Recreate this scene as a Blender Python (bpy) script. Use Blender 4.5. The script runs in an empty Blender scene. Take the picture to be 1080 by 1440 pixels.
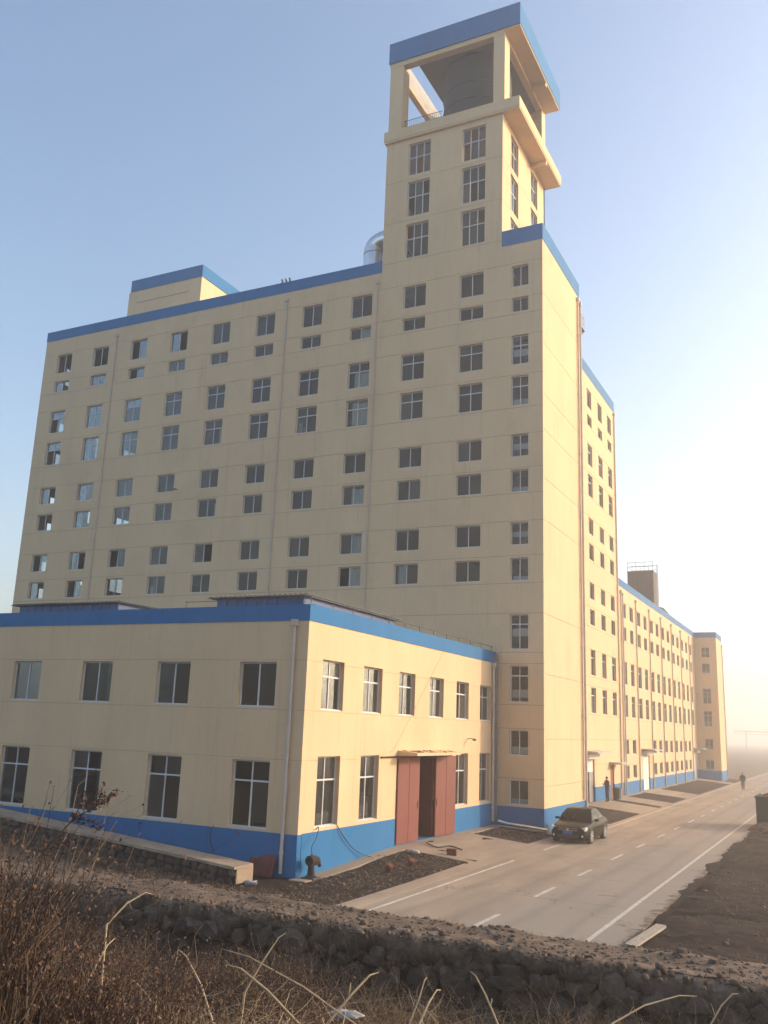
import bpy, bmesh, math, random
import numpy as np
from mathutils import Vector, Matrix

R = math.radians
random.seed(7)
rng = np.random.default_rng(7)
scene = bpy.context.scene
COL = scene.collection

# ------------------------------------------------------------------ camera
YAW, PITCH, ROLL, FPX = -0.4699081, 0.23281935, 0.03817403, 1275.84
CAM = Vector((16.492, -27.077, 4.9))
fwd = Vector((math.sin(YAW)*math.cos(PITCH), math.cos(YAW)*math.cos(PITCH), math.sin(PITCH)))
r0 = Vector((math.cos(YAW), -math.sin(YAW), 0)); u0 = r0.cross(fwd)
rt = math.cos(ROLL)*r0 + math.sin(ROLL)*u0
up = -math.sin(ROLL)*r0 + math.cos(ROLL)*u0
cd = bpy.data.cameras.new('camera'); cam = bpy.data.objects.new('camera', cd); COL.objects.link(cam)
M = Matrix.Identity(4)
for i in range(3):
    M[i][0], M[i][1], M[i][2], M[i][3] = rt[i], up[i], -fwd[i], CAM[i]
cam.matrix_world = M
cd.sensor_fit = 'VERTICAL'; cd.sensor_height = 36.0; cd.sensor_width = 27.0
cd.lens = 36.0*FPX/1440.0
cd.clip_start = 0.1; cd.clip_end = 6000
scene.camera = cam

# ------------------------------------------------------------------ sky, sun, exposure
SUN = Vector((1.0, 0.84, 0.44)).normalized()
SUN_EL = math.asin(SUN.z); SUN_ROT = math.atan2(SUN.x, SUN.y)
world = bpy.data.worlds.new('World'); scene.world = world; world.use_nodes = True
wn = world.node_tree.nodes; wl = world.node_tree.links
bg = wn['Background']
sky = wn.new('ShaderNodeTexSky'); sky.sky_type = 'NISHITA'; sky.sun_disc = False
sky.sun_elevation = SUN_EL; sky.sun_rotation = SUN_ROT
sky.air_density = 1.0; sky.dust_density = 2.3; sky.ozone_density = 1.0; sky.altitude = 0
wl.new(sky.outputs[0], bg.inputs[0]); bg.inputs[1].default_value = 0.15
sd = bpy.data.lights.new('sun', 'SUN'); sd.energy = 2.0; sd.angle = R(1.5); sd.color = (1.0, 0.75, 0.53)
so = bpy.data.objects.new('sun', sd); COL.objects.link(so)
so.rotation_euler = (-SUN).to_track_quat('-Z', 'Y').to_euler(); so.location = (60, 30, 80)
scene.view_settings.view_transform = 'Standard'; scene.view_settings.look = 'None'
scene.view_settings.exposure = 1.05; scene.view_settings.gamma = 1.0
scene.view_settings.use_curve_mapping = False
HAZE_DENSITY = 0.0022
HAZE_G = 0.62
cy = scene.cycles
cy.use_denoising = True; cy.max_bounces = 6; cy.diffuse_bounces = 3; cy.glossy_bounces = 3
cy.transparent_max_bounces = 20; cy.volume_bounces = 2; cy.caustics_reflective = False; cy.caustics_refractive = False
cy.sample_clamp_indirect = 8.0

# ------------------------------------------------------------------ materials
def N(nt, t, **kw):
    n = nt.nodes.new(t)
    for k, v in kw.items(): setattr(n, k, v)
    return n
MATS = {}
def mat(name, col, rough=0.8, var=0.0, vscale=1.0, stretch=(1, 1, 1), bump=0.0, bscale=20.0, metal=0.0, col2=None, fine=0.0, spec=0.5, local=False):
    m = bpy.data.materials.new(name); m.use_nodes = True; nt = m.node_tree
    b = nt.nodes['Principled BSDF']; b.inputs['Roughness'].default_value = rough; b.inputs['Metallic'].default_value = metal
    b.inputs['Specular IOR Level'].default_value = spec
    b.inputs['Base Color'].default_value = (*col, 1)
    if local:
        tc = N(nt, 'ShaderNodeTexCoord'); pos = tc.outputs['Object']
    else:
        g = N(nt, 'ShaderNodeNewGeometry'); pos = g.outputs['Position']
    if var or col2:
        mp = N(nt, 'ShaderNodeMapping'); mp.inputs['Scale'].default_value = stretch; nt.links.new(pos, mp.inputs[0])
        n1 = N(nt, 'ShaderNodeTexNoise'); n1.inputs['Scale'].default_value = vscale; n1.inputs['Detail'].default_value = 6; n1.inputs['Roughness'].default_value = 0.62
        nt.links.new(mp.outputs[0], n1.inputs[0])
        rp = N(nt, 'ShaderNodeValToRGB'); rp.color_ramp.elements[0].position = 0.3; rp.color_ramp.elements[1].position = 0.7
        c2 = col2 if col2 else tuple(c*(1-var) for c in col)
        rp.color_ramp.elements[0].color = (*c2, 1); rp.color_ramp.elements[1].color = (*col, 1)
        nt.links.new(n1.outputs[0], rp.inputs[0]); out = rp.outputs[0]
        if fine:
            n2 = N(nt, 'ShaderNodeTexNoise'); n2.inputs['Scale'].default_value = vscale*14; n2.inputs['Detail'].default_value = 4
            nt.links.new(pos, n2.inputs[0])
            hv = N(nt, 'ShaderNodeMix', data_type='RGBA', blend_type='MULTIPLY'); hv.inputs[0].default_value = 1.0
            r2 = N(nt, 'ShaderNodeValToRGB'); r2.color_ramp.elements[0].position = 0.25; r2.color_ramp.elements[1].position = 0.75
            r2.color_ramp.elements[0].color = (1-fine,)*3+(1,); r2.color_ramp.elements[1].color = (1, 1, 1, 1)
            nt.links.new(n2.outputs[0], r2.inputs[0]); nt.links.new(out, hv.inputs[6]); nt.links.new(r2.outputs[0], hv.inputs[7]); out = hv.outputs[2]
        nt.links.new(out, b.inputs['Base Color'])
    if bump:
        n3 = N(nt, 'ShaderNodeTexNoise'); n3.inputs['Scale'].default_value = bscale; n3.inputs['Detail'].default_value = 5
        nt.links.new(pos, n3.inputs[0])
        bp = N(nt, 'ShaderNodeBump'); bp.inputs['Strength'].default_value = bump; bp.inputs['Distance'].default_value = 0.02
        nt.links.new(n3.outputs[0], bp.inputs['Height']); nt.links.new(bp.outputs[0], b.inputs['Normal'])
    MATS[name] = m
    return m
mat('cream', (0.74, 0.535, 0.325), 0.92, var=0.10, vscale=0.55, stretch=(1, 1, 0.45), bump=0.25, bscale=9, fine=0.06, spec=0.2)
mat('blue', (0.018, 0.165, 0.395), 0.8, var=0.14, vscale=0.8, stretch=(1, 1, 0.4), bump=0.2, bscale=9, fine=0.08, spec=0.3)
mat('joint', (0.30, 0.23, 0.13), 0.95)
mat('concrete', (0.50, 0.47, 0.42), 0.9, var=0.2, vscale=1.2, fine=0.1)
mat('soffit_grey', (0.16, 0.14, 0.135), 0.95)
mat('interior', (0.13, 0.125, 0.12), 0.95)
mat('frame', (0.62, 0.62, 0.62), 0.45, var=0.12, vscale=3)
mat('pvc', (0.58, 0.50, 0.43), 0.7, var=0.2, vscale=2.0)
mat('grey_metal', (0.30, 0.30, 0.31), 0.5, var=0.3, vscale=2, metal=0.3)
mat('silver', (0.72, 0.72, 0.72), 0.28, var=0.15, vscale=2, metal=0.9)
mat('dark_metal', (0.05, 0.05, 0.055), 0.55)
mat('louvre_grey', (0.03, 0.035, 0.042), 0.9)
mat('tank_dark', (0.018, 0.020, 0.027), 0.7, var=0.3, vscale=0.8)
mat('red_door', (0.19, 0.030, 0.019), 0.6, var=0.25, vscale=1.3, bump=0.1, bscale=5, fine=0.12)
mat('white_sheet', (0.72, 0.71, 0.68), 0.8, var=0.15, vscale=2)
mat('shed_blue', (0.012, 0.07, 0.22), 0.5, var=0.3, vscale=1.5)
mat('shed_roof', (0.045, 0.05, 0.07), 0.6)
mat('white_paint', (0.66, 0.63, 0.57), 0.85, col2=(0.42, 0.38, 0.33), vscale=2.2, fine=0.25)
mat('stone', (0.155, 0.108, 0.078), 0.97, col2=(0.065, 0.045, 0.033), vscale=3.5, bump=0.7, bscale=14, fine=0.35)
mat('mortar', (0.07, 0.05, 0.038), 0.98, col2=(0.03, 0.021, 0.017), vscale=2.5, bump=0.8, bscale=16, fine=0.3)
mat('cap', (0.44, 0.34, 0.25), 0.97, col2=(0.32, 0.24, 0.17), vscale=1.6, bump=0.5, bscale=18, fine=0.25)
mat('straw', (0.34, 0.235, 0.125), 0.8, col2=(0.20, 0.125, 0.065), vscale=9)
mat('pale_straw', (0.52, 0.40, 0.24), 0.8, col2=(0.36, 0.26, 0.15), vscale=6)
mat('brown_stem', (0.085, 0.05, 0.032), 0.9, col2=(0.04, 0.024, 0.017), vscale=8)
mat('dry_leaf', (0.18, 0.088, 0.050), 0.85, col2=(0.075, 0.038, 0.024), vscale=7)
mat('car_paint', (0.010, 0.010, 0.009), 0.24, spec=0.05)
_nt = MATS['stone'].node_tree; _b = _nt.nodes['Principled BSDF']; _l = _b.inputs['Base Color'].links[0].from_socket
_oi = N(_nt, 'ShaderNodeObjectInfo'); _mr = N(_nt, 'ShaderNodeMapRange'); _mr.inputs[3].default_value = .55; _mr.inputs[4].default_value = 1.35; _nt.links.new(_oi.outputs['Random'], _mr.inputs[0])
_mx = N(_nt, 'ShaderNodeMix', data_type='RGBA', blend_type='MULTIPLY'); _mx.inputs[0].default_value = 1; _nt.links.new(_l, _mx.inputs[6]); _nt.links.new(_mr.outputs[0], _mx.inputs[7]); _nt.links.new(_mx.outputs[2], _b.inputs['Base Color'])
for _n, _lo in (('cream', .86), ('blue', .78)):
    _nt = MATS[_n].node_tree; _b = _nt.nodes['Principled BSDF']; _l = _b.inputs['Base Color'].links[0].from_socket; _g = N(_nt, 'ShaderNodeNewGeometry')
    for _sc, _st, _a in ((2.6, (1, 1, .05), _lo), (.16, (1, 1, 1), .90)):
        _mp = N(_nt, 'ShaderNodeMapping'); _mp.inputs['Scale'].default_value = _st; _nt.links.new(_g.outputs['Position'], _mp.inputs[0])
        _no = N(_nt, 'ShaderNodeTexNoise'); _no.inputs['Scale'].default_value = _sc; _no.inputs['Detail'].default_value = 5; _no.inputs['Roughness'].default_value = .7; _nt.links.new(_mp.outputs[0], _no.inputs[0])
        _rp = N(_nt, 'ShaderNodeMapRange'); _rp.inputs[1].default_value = .56; _rp.inputs[2].default_value = .74; _rp.inputs[3].default_value = 1.0; _rp.inputs[4].default_value = _a; _nt.links.new(_no.outputs[0], _rp.inputs[0])
        _mx = N(_nt, 'ShaderNodeMix', data_type='RGBA', blend_type='MULTIPLY'); _mx.inputs[0].default_value = 1; _nt.links.new(_l, _mx.inputs[6]); _nt.links.new(_rp.outputs[0], _mx.inputs[7]); _l = _mx.outputs[2]
    _nt.links.new(_l, _b.inputs['Base Color'])
MATS['car_paint'].node_tree.nodes['Principled BSDF'].inputs['Coat Weight'].default_value = 0.0
mat('car_glass', (0.008, 0.008, 0.008), 0.08, spec=0.12)
mat('tyre', (0.02, 0.02, 0.02), 0.9)
mat('rim', (0.55, 0.55, 0.56), 0.35, metal=0.7)
mat('chrome', (0.75, 0.75, 0.75), 0.15, metal=1.0)
mat('lamp_glass', (0.75, 0.75, 0.72), 0.12, spec=0.8)
mat('plate_blue', (0.03, 0.07, 0.35), 0.5)
mat('black_plastic', (0.02, 0.02, 0.021), 0.6)
mat('cloth_dark', (0.035, 0.033, 0.036), 0.9, var=0.3, vscale=6)
mat('cloth_trouser', (0.045, 0.045, 0.055), 0.9)
mat('skin', (0.42, 0.25, 0.17), 0.6)
mat('hair', (0.015, 0.012, 0.01), 0.7)
mat('container_green', (0.010, 0.022, 0.022), 0.8, var=0.4, vscale=1.6, fine=0.2)
mat('rust', (0.042, 0.026, 0.020), 0.95, col2=(0.018, 0.013, 0.011), vscale=7)
mat('red_panel', (0.22, 0.055, 0.035), 0.75, var=0.4, vscale=4)
mat('wood', (0.42, 0.36, 0.29), 0.9, col2=(0.28, 0.23, 0.18), vscale=4, stretch=(6, 1, 1))
mat('plastic_white', (0.42, 0.40, 0.38), 0.7, var=0.4, vscale=9)
mat('brick', (0.16, 0.055, 0.035), 0.9, var=0.3, vscale=6)
mat('cable', (0.02, 0.02, 0.02), 0.7)
mat('bark', (0.10, 0.08, 0.065), 0.95)
mat('clod', (0.15, 0.11, 0.08), 0.98, col2=(0.06, 0.042, 0.03), vscale=3)

def glass_mat(name, dust, dcol):
    m = bpy.data.materials.new(name); m.use_nodes = True; nt = m.node_tree
    nt.nodes.remove(nt.nodes['Principled BSDF']); out = nt.nodes['Material Output']
    tr = N(nt, 'ShaderNodeBsdfTransparent'); tr.inputs[0].default_value = (0.80, 0.83, 0.82, 1)
    gl = N(nt, 'ShaderNodeBsdfGlossy'); gl.inputs['Roughness'].default_value = 0.03; gl.inputs[0].default_value = (0.95, 0.97, 1, 1)
    fr = N(nt, 'ShaderNodeFresnel'); fr.inputs[0].default_value = 1.38
    fm = N(nt, 'ShaderNodeMath', operation='MULTIPLY'); fm.inputs[1].default_value = 0.42; nt.links.new(fr.outputs[0], fm.inputs[0])
    mx = N(nt, 'ShaderNodeMixShader'); nt.links.new(fm.outputs[0], mx.inputs[0]); nt.links.new(tr.outputs[0], mx.inputs[1]); nt.links.new(gl.outputs[0], mx.inputs[2])
    df = N(nt, 'ShaderNodeBsdfDiffuse'); df.inputs[0].default_value = (*dcol, 1)
    g = N(nt, 'ShaderNodeNewGeometry'); no = N(nt, 'ShaderNodeTexNoise'); no.inputs['Scale'].default_value = 1.3; no.inputs['Detail'].default_value = 4
    nt.links.new(g.outputs['Position'], no.inputs[0])
    mr = N(nt, 'ShaderNodeMapRange'); mr.inputs[1].default_value = 0.35; mr.inputs[2].default_value = 0.75; mr.inputs[3].default_value = dust*0.5; mr.inputs[4].default_value = dust*1.8
    nt.links.new(no.outputs[0], mr.inputs[0])
    oi = N(nt, 'ShaderNodeObjectInfo'); pw = N(nt, 'ShaderNodeMath', operation='POWER'); pw.inputs[1].default_value = 3.0; nt.links.new(oi.outputs['Random'], pw.inputs[0])
    ml = N(nt, 'ShaderNodeMath', operation='MULTIPLY_ADD'); ml.inputs[1].default_value = 7.0; ml.inputs[2].default_value = .3; nt.links.new(pw.outputs[0], ml.inputs[0])
    dz = N(nt, 'ShaderNodeMath', operation='MULTIPLY'); nt.links.new(mr.outputs[0], dz.inputs[0]); nt.links.new(ml.outputs[0], dz.inputs[1])
    m2 = N(nt, 'ShaderNodeMixShader'); nt.links.new(dz.outputs[0], m2.inputs[0]); nt.links.new(mx.outputs[0], m2.inputs[1]); nt.links.new(df.outputs[0], m2.inputs[2])
    nt.links.new(m2.outputs[0], out.inputs[0]); MATS[name] = m
glass_mat('glass', 0.016, (0.40, 0.38, 0.35))

def ground_mat():
    m = bpy.data.materials.new('soil'); m.use_nodes = True; nt = m.node_tree; b = nt.nodes['Principled BSDF']
    b.inputs['Roughness'].default_value = 0.97; b.inputs['Specular IOR Level'].default_value = 0.15
    g = N(nt, 'ShaderNodeNewGeometry'); at = N(nt, 'ShaderNodeAttribute'); at.attribute_name = 'tan'
    def noise(s, d=6):
        n = N(nt, 'ShaderNodeTexNoise'); n.inputs['Scale'].default_value = s; n.inputs['Detail'].default_value = d; n.inputs['Roughness'].default_value = 0.65
        nt.links.new(g.outputs['Position'], n.inputs[0]); return n
    def ramp(n, c0, c1, a=0.32, bb=0.68):
        r = N(nt, 'ShaderNodeValToRGB'); r.color_ramp.elements[0].position = a; r.color_ramp.elements[1].position = bb
        r.color_ramp.elements[0].color = (*c0, 1); r.color_ramp.elements[1].color = (*c1, 1); nt.links.new(n.outputs[0], r.inputs[0]); return r
    dark = ramp(noise(0.9), (0.017, 0.011, 0.009), (0.045, 0.030, 0.023)); tan = ramp(noise(1.4), (0.15, 0.105, 0.072), (0.29, 0.215, 0.155))
    ad = N(nt, 'ShaderNodeMath', operation='ADD'); nn = noise(2.3); ms = N(nt, 'ShaderNodeMath', operation='MULTIPLY_ADD')
    ms.inputs[1].default_value = 0.9; ms.inputs[2].default_value = -0.45; nt.links.new(nn.outputs[0], ms.inputs[0])
    nt.links.new(at.outputs['Fac'], ad.inputs[0]); nt.links.new(ms.outputs[0], ad.inputs[1]); ad.use_clamp = True
    mx = N(nt, 'ShaderNodeMix', data_type='RGBA'); nt.links.new(ad.outputs[0], mx.inputs[0]); nt.links.new(dark.outputs[0], mx.inputs[6]); nt.links.new(tan.outputs[0], mx.inputs[7])
    sp = ramp(noise(11, 4), (0.62, 0.62, 0.62), (1.15, 1.12, 1.1)); mu = N(nt, 'ShaderNodeMix', data_type='RGBA', blend_type='MULTIPLY'); mu.inputs[0].default_value = 1
    nt.links.new(mx.outputs[2], mu.inputs[6]); nt.links.new(sp.outputs[0], mu.inputs[7]); nt.links.new(mu.outputs[2], b.inputs['Base Color'])
    bp = N(nt, 'ShaderNodeBump'); bp.inputs['Strength'].default_value = 0.8; bp.inputs['Distance'].default_value = 0.05
    nt.links.new(noise(7, 8).outputs[0], bp.inputs['Height']); nt.links.new(bp.outputs[0], b.inputs['Normal']); MATS['soil'] = m
ground_mat()

def road_mat():
    m = bpy.data.materials.new('road_concrete'); m.use_nodes = True; nt = m.node_tree; b = nt.nodes['Principled BSDF']
    b.inputs['Roughness'].default_value = 0.85; b.inputs['Specular IOR Level'].default_value = 0.3
    g = N(nt, 'ShaderNodeNewGeometry')
    def noise(s, st=(1, 1, 1), d=6):
        mp = N(nt, 'ShaderNodeMapping'); mp.inputs['Scale'].default_value = st; nt.links.new(g.outputs['Position'], mp.inputs[0])
        n = N(nt, 'ShaderNodeTexNoise'); n.inputs['Scale'].default_value = s; n.inputs['Detail'].default_value = d; n.inputs['Roughness'].default_value = 0.6
        nt.links.new(mp.outputs[0], n.inputs[0]); return n
    def ramp(n, c0, c1, a=0.3, bb=0.7):
        r = N(nt, 'ShaderNodeValToRGB'); r.color_ramp.elements[0].position = a; r.color_ramp.elements[1].position = bb
        r.color_ramp.elements[0].color = (*c0, 1); r.color_ramp.elements[1].color = (*c1, 1); nt.links.new(n.outputs[0], r.inputs[0]); return r
    base = ramp(noise(0.35, (1, 0.3, 1)), (0.30, 0.24, 0.185), (0.42, 0.335, 0.25))
    dust = ramp(noise(1.1, (1, 0.22, 1)), (0.80, 0.79, 0.78), (1.05, 1.03, 1.0))
    gr = ramp(noise(22), (0.86, 0.86, 0.86), (1.06, 1.06, 1.06)); out = base.outputs[0]
    for r in (dust, gr):
        mu = N(nt, 'ShaderNodeMix', data_type='RGBA', blend_type='MULTIPLY'); mu.inputs[0].default_value = 1
        nt.links.new(out, mu.inputs[6]); nt.links.new(r.outputs[0], mu.inputs[7]); out = mu.outputs[2]
    sx = N(nt, 'ShaderNodeSeparateXYZ'); nt.links.new(g.outputs['Position'], sx.inputs[0])
    def mth(op, a, b2=None, c=None):
        m_ = N(nt, 'ShaderNodeMath', operation=op)
        for i_, q in enumerate((a, b2, c)):
            if q is None: continue
            if isinstance(q, (int, float)): m_.inputs[i_].default_value = q
            else: nt.links.new(q, m_.inputs[i_])
        return m_.outputs[0]
    def mixc(fac, c2, blend='MIX'):
        m_ = N(nt, 'ShaderNodeMix', data_type='RGBA', blend_type=blend); nt.links.new(fac, m_.inputs[0]); nt.links.new(out, m_.inputs[6]); m_.inputs[7].default_value = (*c2, 1); return m_.outputs[2]
    # worn greyer lane, tyre paths, oil spots, soil trodden over the edge, hairline cracks
    wob = noise(.5, (1, .25, 1)).outputs[0]
    lane = mth('MULTIPLY', mth('MINIMUM', mth('MAXIMUM', mth('SUBTRACT', mth('ADD', sx.outputs[0], mth('MULTIPLY', wob, 3.0)), 8.6), 0.0), 1.0), .6)
    out = mixc(lane, (0.26, 0.235, 0.205))
    for xc in (5.3, 6.7, 8.3, 9.7):
        d_ = mth('ABSOLUTE', mth('SUBTRACT', mth('ADD', sx.outputs[0], mth('MULTIPLY', wob, .5)), xc+.25)); t_ = mth('MAXIMUM', mth('SUBTRACT', .3, d_), 0.0)
        out = mixc(mth('MULTIPLY', mth('MULTIPLY', t_, 2.2), noise(1.7, (1, .3, 1)).outputs[0]), (0.17, 0.145, 0.12))
    ns = noise(.9).outputs[0]; out = mixc(mth('MULTIPLY', mth('MAXIMUM', mth('SUBTRACT', ns, .64), 0.0), 6.0), (0.10, 0.085, 0.07))
    ed = mth('ADD', mth('SUBTRACT', sx.outputs[0], 11.1), mth('MULTIPLY', mth('SUBTRACT', noise(1.6).outputs[0], .5), 1.6)); out = mixc(mth('MINIMUM', mth('MAXIMUM', mth('MULTIPLY', ed, 4.0), 0.0), .85), (0.09, 0.063, 0.047))
    vo = N(nt, 'ShaderNodeTexVoronoi', feature='DISTANCE_TO_EDGE'); vo.inputs['Scale'].default_value = .14
    wv = N(nt, 'ShaderNodeVectorMath', operation='ADD'); nt.links.new(g.outputs['Position'], wv.inputs[0]); cn_ = N(nt, 'ShaderNodeTexNoise'); cn_.inputs['Scale'].default_value = 1.5; nt.links.new(g.outputs['Position'], cn_.inputs[0]); nt.links.new(cn_.outputs[1], wv.inputs[1]); nt.links.new(wv.outputs[0], vo.inputs['Vector'])
    out = mixc(mth('MULTIPLY', mth('LESS_THAN', vo.outputs['Distance'], .0022), .45), (0.07, 0.06, 0.05))
    nt.links.new(out, b.inputs['Base Color'])
    bp = N(nt, 'ShaderNodeBump'); bp.inputs['Strength'].default_value = 0.25; bp.inputs['Distance'].default_value = 0.01
    nt.links.new(noise(30).outputs[0], bp.inputs['Height']); nt.links.new(bp.outputs[0], b.inputs['Normal']); MATS['road'] = m
road_mat()

# ------------------------------------------------------------------ mesh helpers
class MB:
    def __init__(s): s.v = []; s.f = []; s.m = []
    def face(s, pts, mi=0):
        i = len(s.v); s.v += [tuple(p) for p in pts]; s.f.append(tuple(range(i, i+len(pts)))); s.m.append(mi)
    def box(s, x0, x1, y0, y1, z0, z1, mi=0):
        i = len(s.v)
        s.v += [(x0, y0, z0), (x1, y0, z0), (x1, y1, z0), (x0, y1, z0), (x0, y0, z1), (x1, y0, z1), (x1, y1, z1), (x0, y1, z1)]
        for q in ((3, 2, 1, 0), (4, 5, 6, 7), (0, 1, 5, 4), (1, 2, 6, 5), (2, 3, 7, 6), (3, 0, 4, 7)):
            s.f.append(tuple(i+k for k in q)); s.m.append(mi)
        return s
    def hexa(s, p, mi=0):
        i = len(s.v); s.v += [tuple(q) for q in p]
        for q in ((3, 2, 1, 0), (4, 5, 6, 7), (0, 1, 5, 4), (1, 2, 6, 5), (2, 3, 7, 6), (3, 0, 4, 7)):
            s.f.append(tuple(i+k for k in q)); s.m.append(mi)
        return s
    def tube(s, pts, r, n=8, cap=True, mi=0):
        pts = [Vector(p) for p in pts]; rs = r if isinstance(r, (list, tuple)) else [r]*len(pts)
        i0 = len(s.v); prev = None
        for k, p in enumerate(pts):
            t = (pts[min(k+1, len(pts)-1)]-pts[max(k-1, 0)]).normalized()
            a = Vector((0, 0, 1)) if abs(t.z) < 0.9 else Vector((1, 0, 0))
            if prev is None: x = t.cross(a).normalized()
            else: x = (prev - t*prev.dot(t)).normalized()
            prev = x; y = t.cross(x)
            for j in range(n):
                q = 2*math.pi*j/n; s.v.append(tuple(p + (x*math.cos(q)+y*math.sin(q))*rs[k]))
        for k in range(len(pts)-1):
            for j in range(n):
                a = i0+k*n+j; b = i0+k*n+(j+1) % n
                s.f.append((a, b, b+n, a+n)); s.m.append(mi)
        if cap:
            s.f.append(tuple(i0+j for j in range(n))[::-1]); s.m.append(mi)
            e = i0+(len(pts)-1)*n; s.f.append(tuple(e+j for j in range(n))); s.m.append(mi)
        return s
    def loft(s, rings, cap=True, mi=0):
        i0 = len(s.v); n = len(rings[0])
        for rg in rings: s.v += [tuple(p) for p in rg]
        for k in range(len(rings)-1):
            for j in range(n):
                a = i0+k*n+j; b = i0+k*n+(j+1) % n; s.f.append((a, b, b+n, a+n)); s.m.append(mi)
        if cap:
            s.f.append(tuple(i0+j for j in range(n))[::-1]); s.m.append(mi)
            e = i0+(len(rings)-1)*n; s.f.append(tuple(e+j for j in range(n))); s.m.append(mi)
        return s
    def mesh(s, name, mats, smooth=False):
        me = bpy.data.meshes.new(name); me.from_pydata(s.v, [], s.f)
        for m in (mats if isinstance(mats, (list, tuple)) else [mats]): me.materials.append(MATS[m])
        if max(s.m, default=0) > 0: me.polygons.foreach_set('material_index', s.m)
        if smooth:
            me.polygons.foreach_set('use_smooth', [True]*len(me.polygons))
        me.update(); return me
    def build(s, name, mats, parent=None, smooth=False, loc=None):
        return link(name, s.mesh(name, mats, smooth), parent, loc)
def link(name, data, parent=None, loc=None, rz=0):
    o = bpy.data.objects.new(name, data); COL.objects.link(o)
    if parent: o.parent = parent
    if loc is not None: o.location = loc
    if rz: o.rotation_euler = (0, 0, rz)
    return o
def tag(o, label=None, cat=None, group=None, kind=None):
    if label: o['label'] = label
    if cat: o['category'] = cat
    if group: o['group'] = group
    if kind: o['kind'] = kind
    return o
def thing(name, loc, label, cat, group=None, rz=0):
    return tag(link(name, None, None, loc, rz), label, cat, group)
def bevel(o, w=0.02, seg=2):
    m = o.modifiers.new('bevel', 'BEVEL'); m.width = w; m.segments = seg; m.limit_method = 'ANGLE'; m.angle_limit = R(40)
    return o
def autosmooth(me):
    me.polygons.foreach_set('use_smooth', [True]*len(me.polygons))
    try: me.set_sharp_from_angle(angle=R(35))
    except Exception: pass

# facades: u runs along the wall, d goes into the wall, z up
def PF(kind, c):
    if kind == 'front': return lambda u, d, z: (u, c+d, z)
    if kind == 'right': return lambda u, d, z: (c-d, u, z)
    if kind == 'left': return lambda u, d, z: (c+d, u, z)
    return lambda u, d, z: (u, c-d, z)
T = 0.26
def cells(mb, P, ua, ub, za, zb, holes, d0, d1):
    us = sorted({ua, ub} | {min(max(h[k], ua), ub) for h in holes for k in (0, 1) if h[3] > za and h[2] < zb})
    zs = sorted({za, zb} | {min(max(h[k], za), zb) for h in holes for k in (2, 3) if h[1] > ua and h[0] < ub})
    def filled(i, j):
        if i < 0 or j < 0 or i >= len(us)-1 or j >= len(zs)-1: return False
        u, z = (us[i]+us[i+1])/2, (zs[j]+zs[j+1])/2
        return not any(h[0] < u < h[1] and h[2] < z < h[3] for h in holes)
    for i in range(len(us)-1):
        for j in range(len(zs)-1):
            if not filled(i, j): continue
            a, b, p, q = us[i], us[i+1], zs[j], zs[j+1]
            mb.face([P(a, d0, p), P(b, d0, p), P(b, d0, q), P(a, d0, q)])
            mb.face([P(a, d1, p), P(a, d1, q), P(b, d1, q), P(b, d1, p)])
            if not filled(i-1, j): mb.face([P(a, d0, p), P(a, d0, q), P(a, d1, q), P(a, d1, p)])
            if not filled(i+1, j): mb.face([P(b, d0, p), P(b, d1, p), P(b, d1, q), P(b, d0, q)])
            if not filled(i, j-1): mb.face([P(a, d0, p), P(a, d1, p), P(b, d1, p), P(b, d0, p)])
            if not filled(i, j+1): mb.face([P(a, d0, q), P(b, d0, q), P(b, d1, q), P(a, d1, q)])
GAP = 0.022
def runs(ua, ub, za, zb, holes):
    hs = sorted((max(h[0], ua), min(h[1], ub)) for h in holes if h[2] <= za and h[3] >= zb and h[1] > ua and h[0] < ub)
    out = []; u = ua
    for a, b in hs:
        if a > u: out.append((u, a))
        u = max(u, b)
    if u < ub: out.append((u, ub))
    return out
def facade(parent, kind, c, ua, ub, zlo, zhi, holes, grooves=(), plinth=None, parapet=None, pu=None, gap=GAP):
    """cream wall panels parted by recessed joints, a blue plinth below and a blue parapet on top"""
    P = PF(kind, c); z = zlo
    if plinth:
        for (a, b) in runs(ua, ub, zlo, plinth, holes):
            mb = MB(); cells(mb, P, a, b, zlo, plinth, holes, -0.012, T); mb.build('plinth', 'blue', parent)
        z = plinth
    gs = [g for g in sorted(grooves) if z+0.15 < g < zhi-0.1]
    edges = [z]
    for g in gs: edges += [g-gap/2, g+gap/2]
    edges.append(zhi)
    for k in range(0, len(edges), 2):
        for (a, b) in runs(ua, ub, edges[k], edges[k+1], holes):
            mb = MB(); cells(mb, P, a, b, edges[k], edges[k+1], holes, 0, T); mb.build('wall_panel', 'cream', parent)
        if k+2 < len(edges):
            for (a, b) in runs(ua, ub, edges[k+1], edges[k+2], holes):
                jb = MB(); cells(jb, P, a, b, edges[k+1], edges[k+2], holes, 0.02, T-0.01); jb.build('wall_joint', 'joint', parent)
    if parapet:
        a, b = pu if pu else (ua, ub)
        mb = MB(); cells(mb, P, a, b, zhi, parapet, [], -0.025, T); mb.build('parapet', 'blue', parent)

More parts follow.
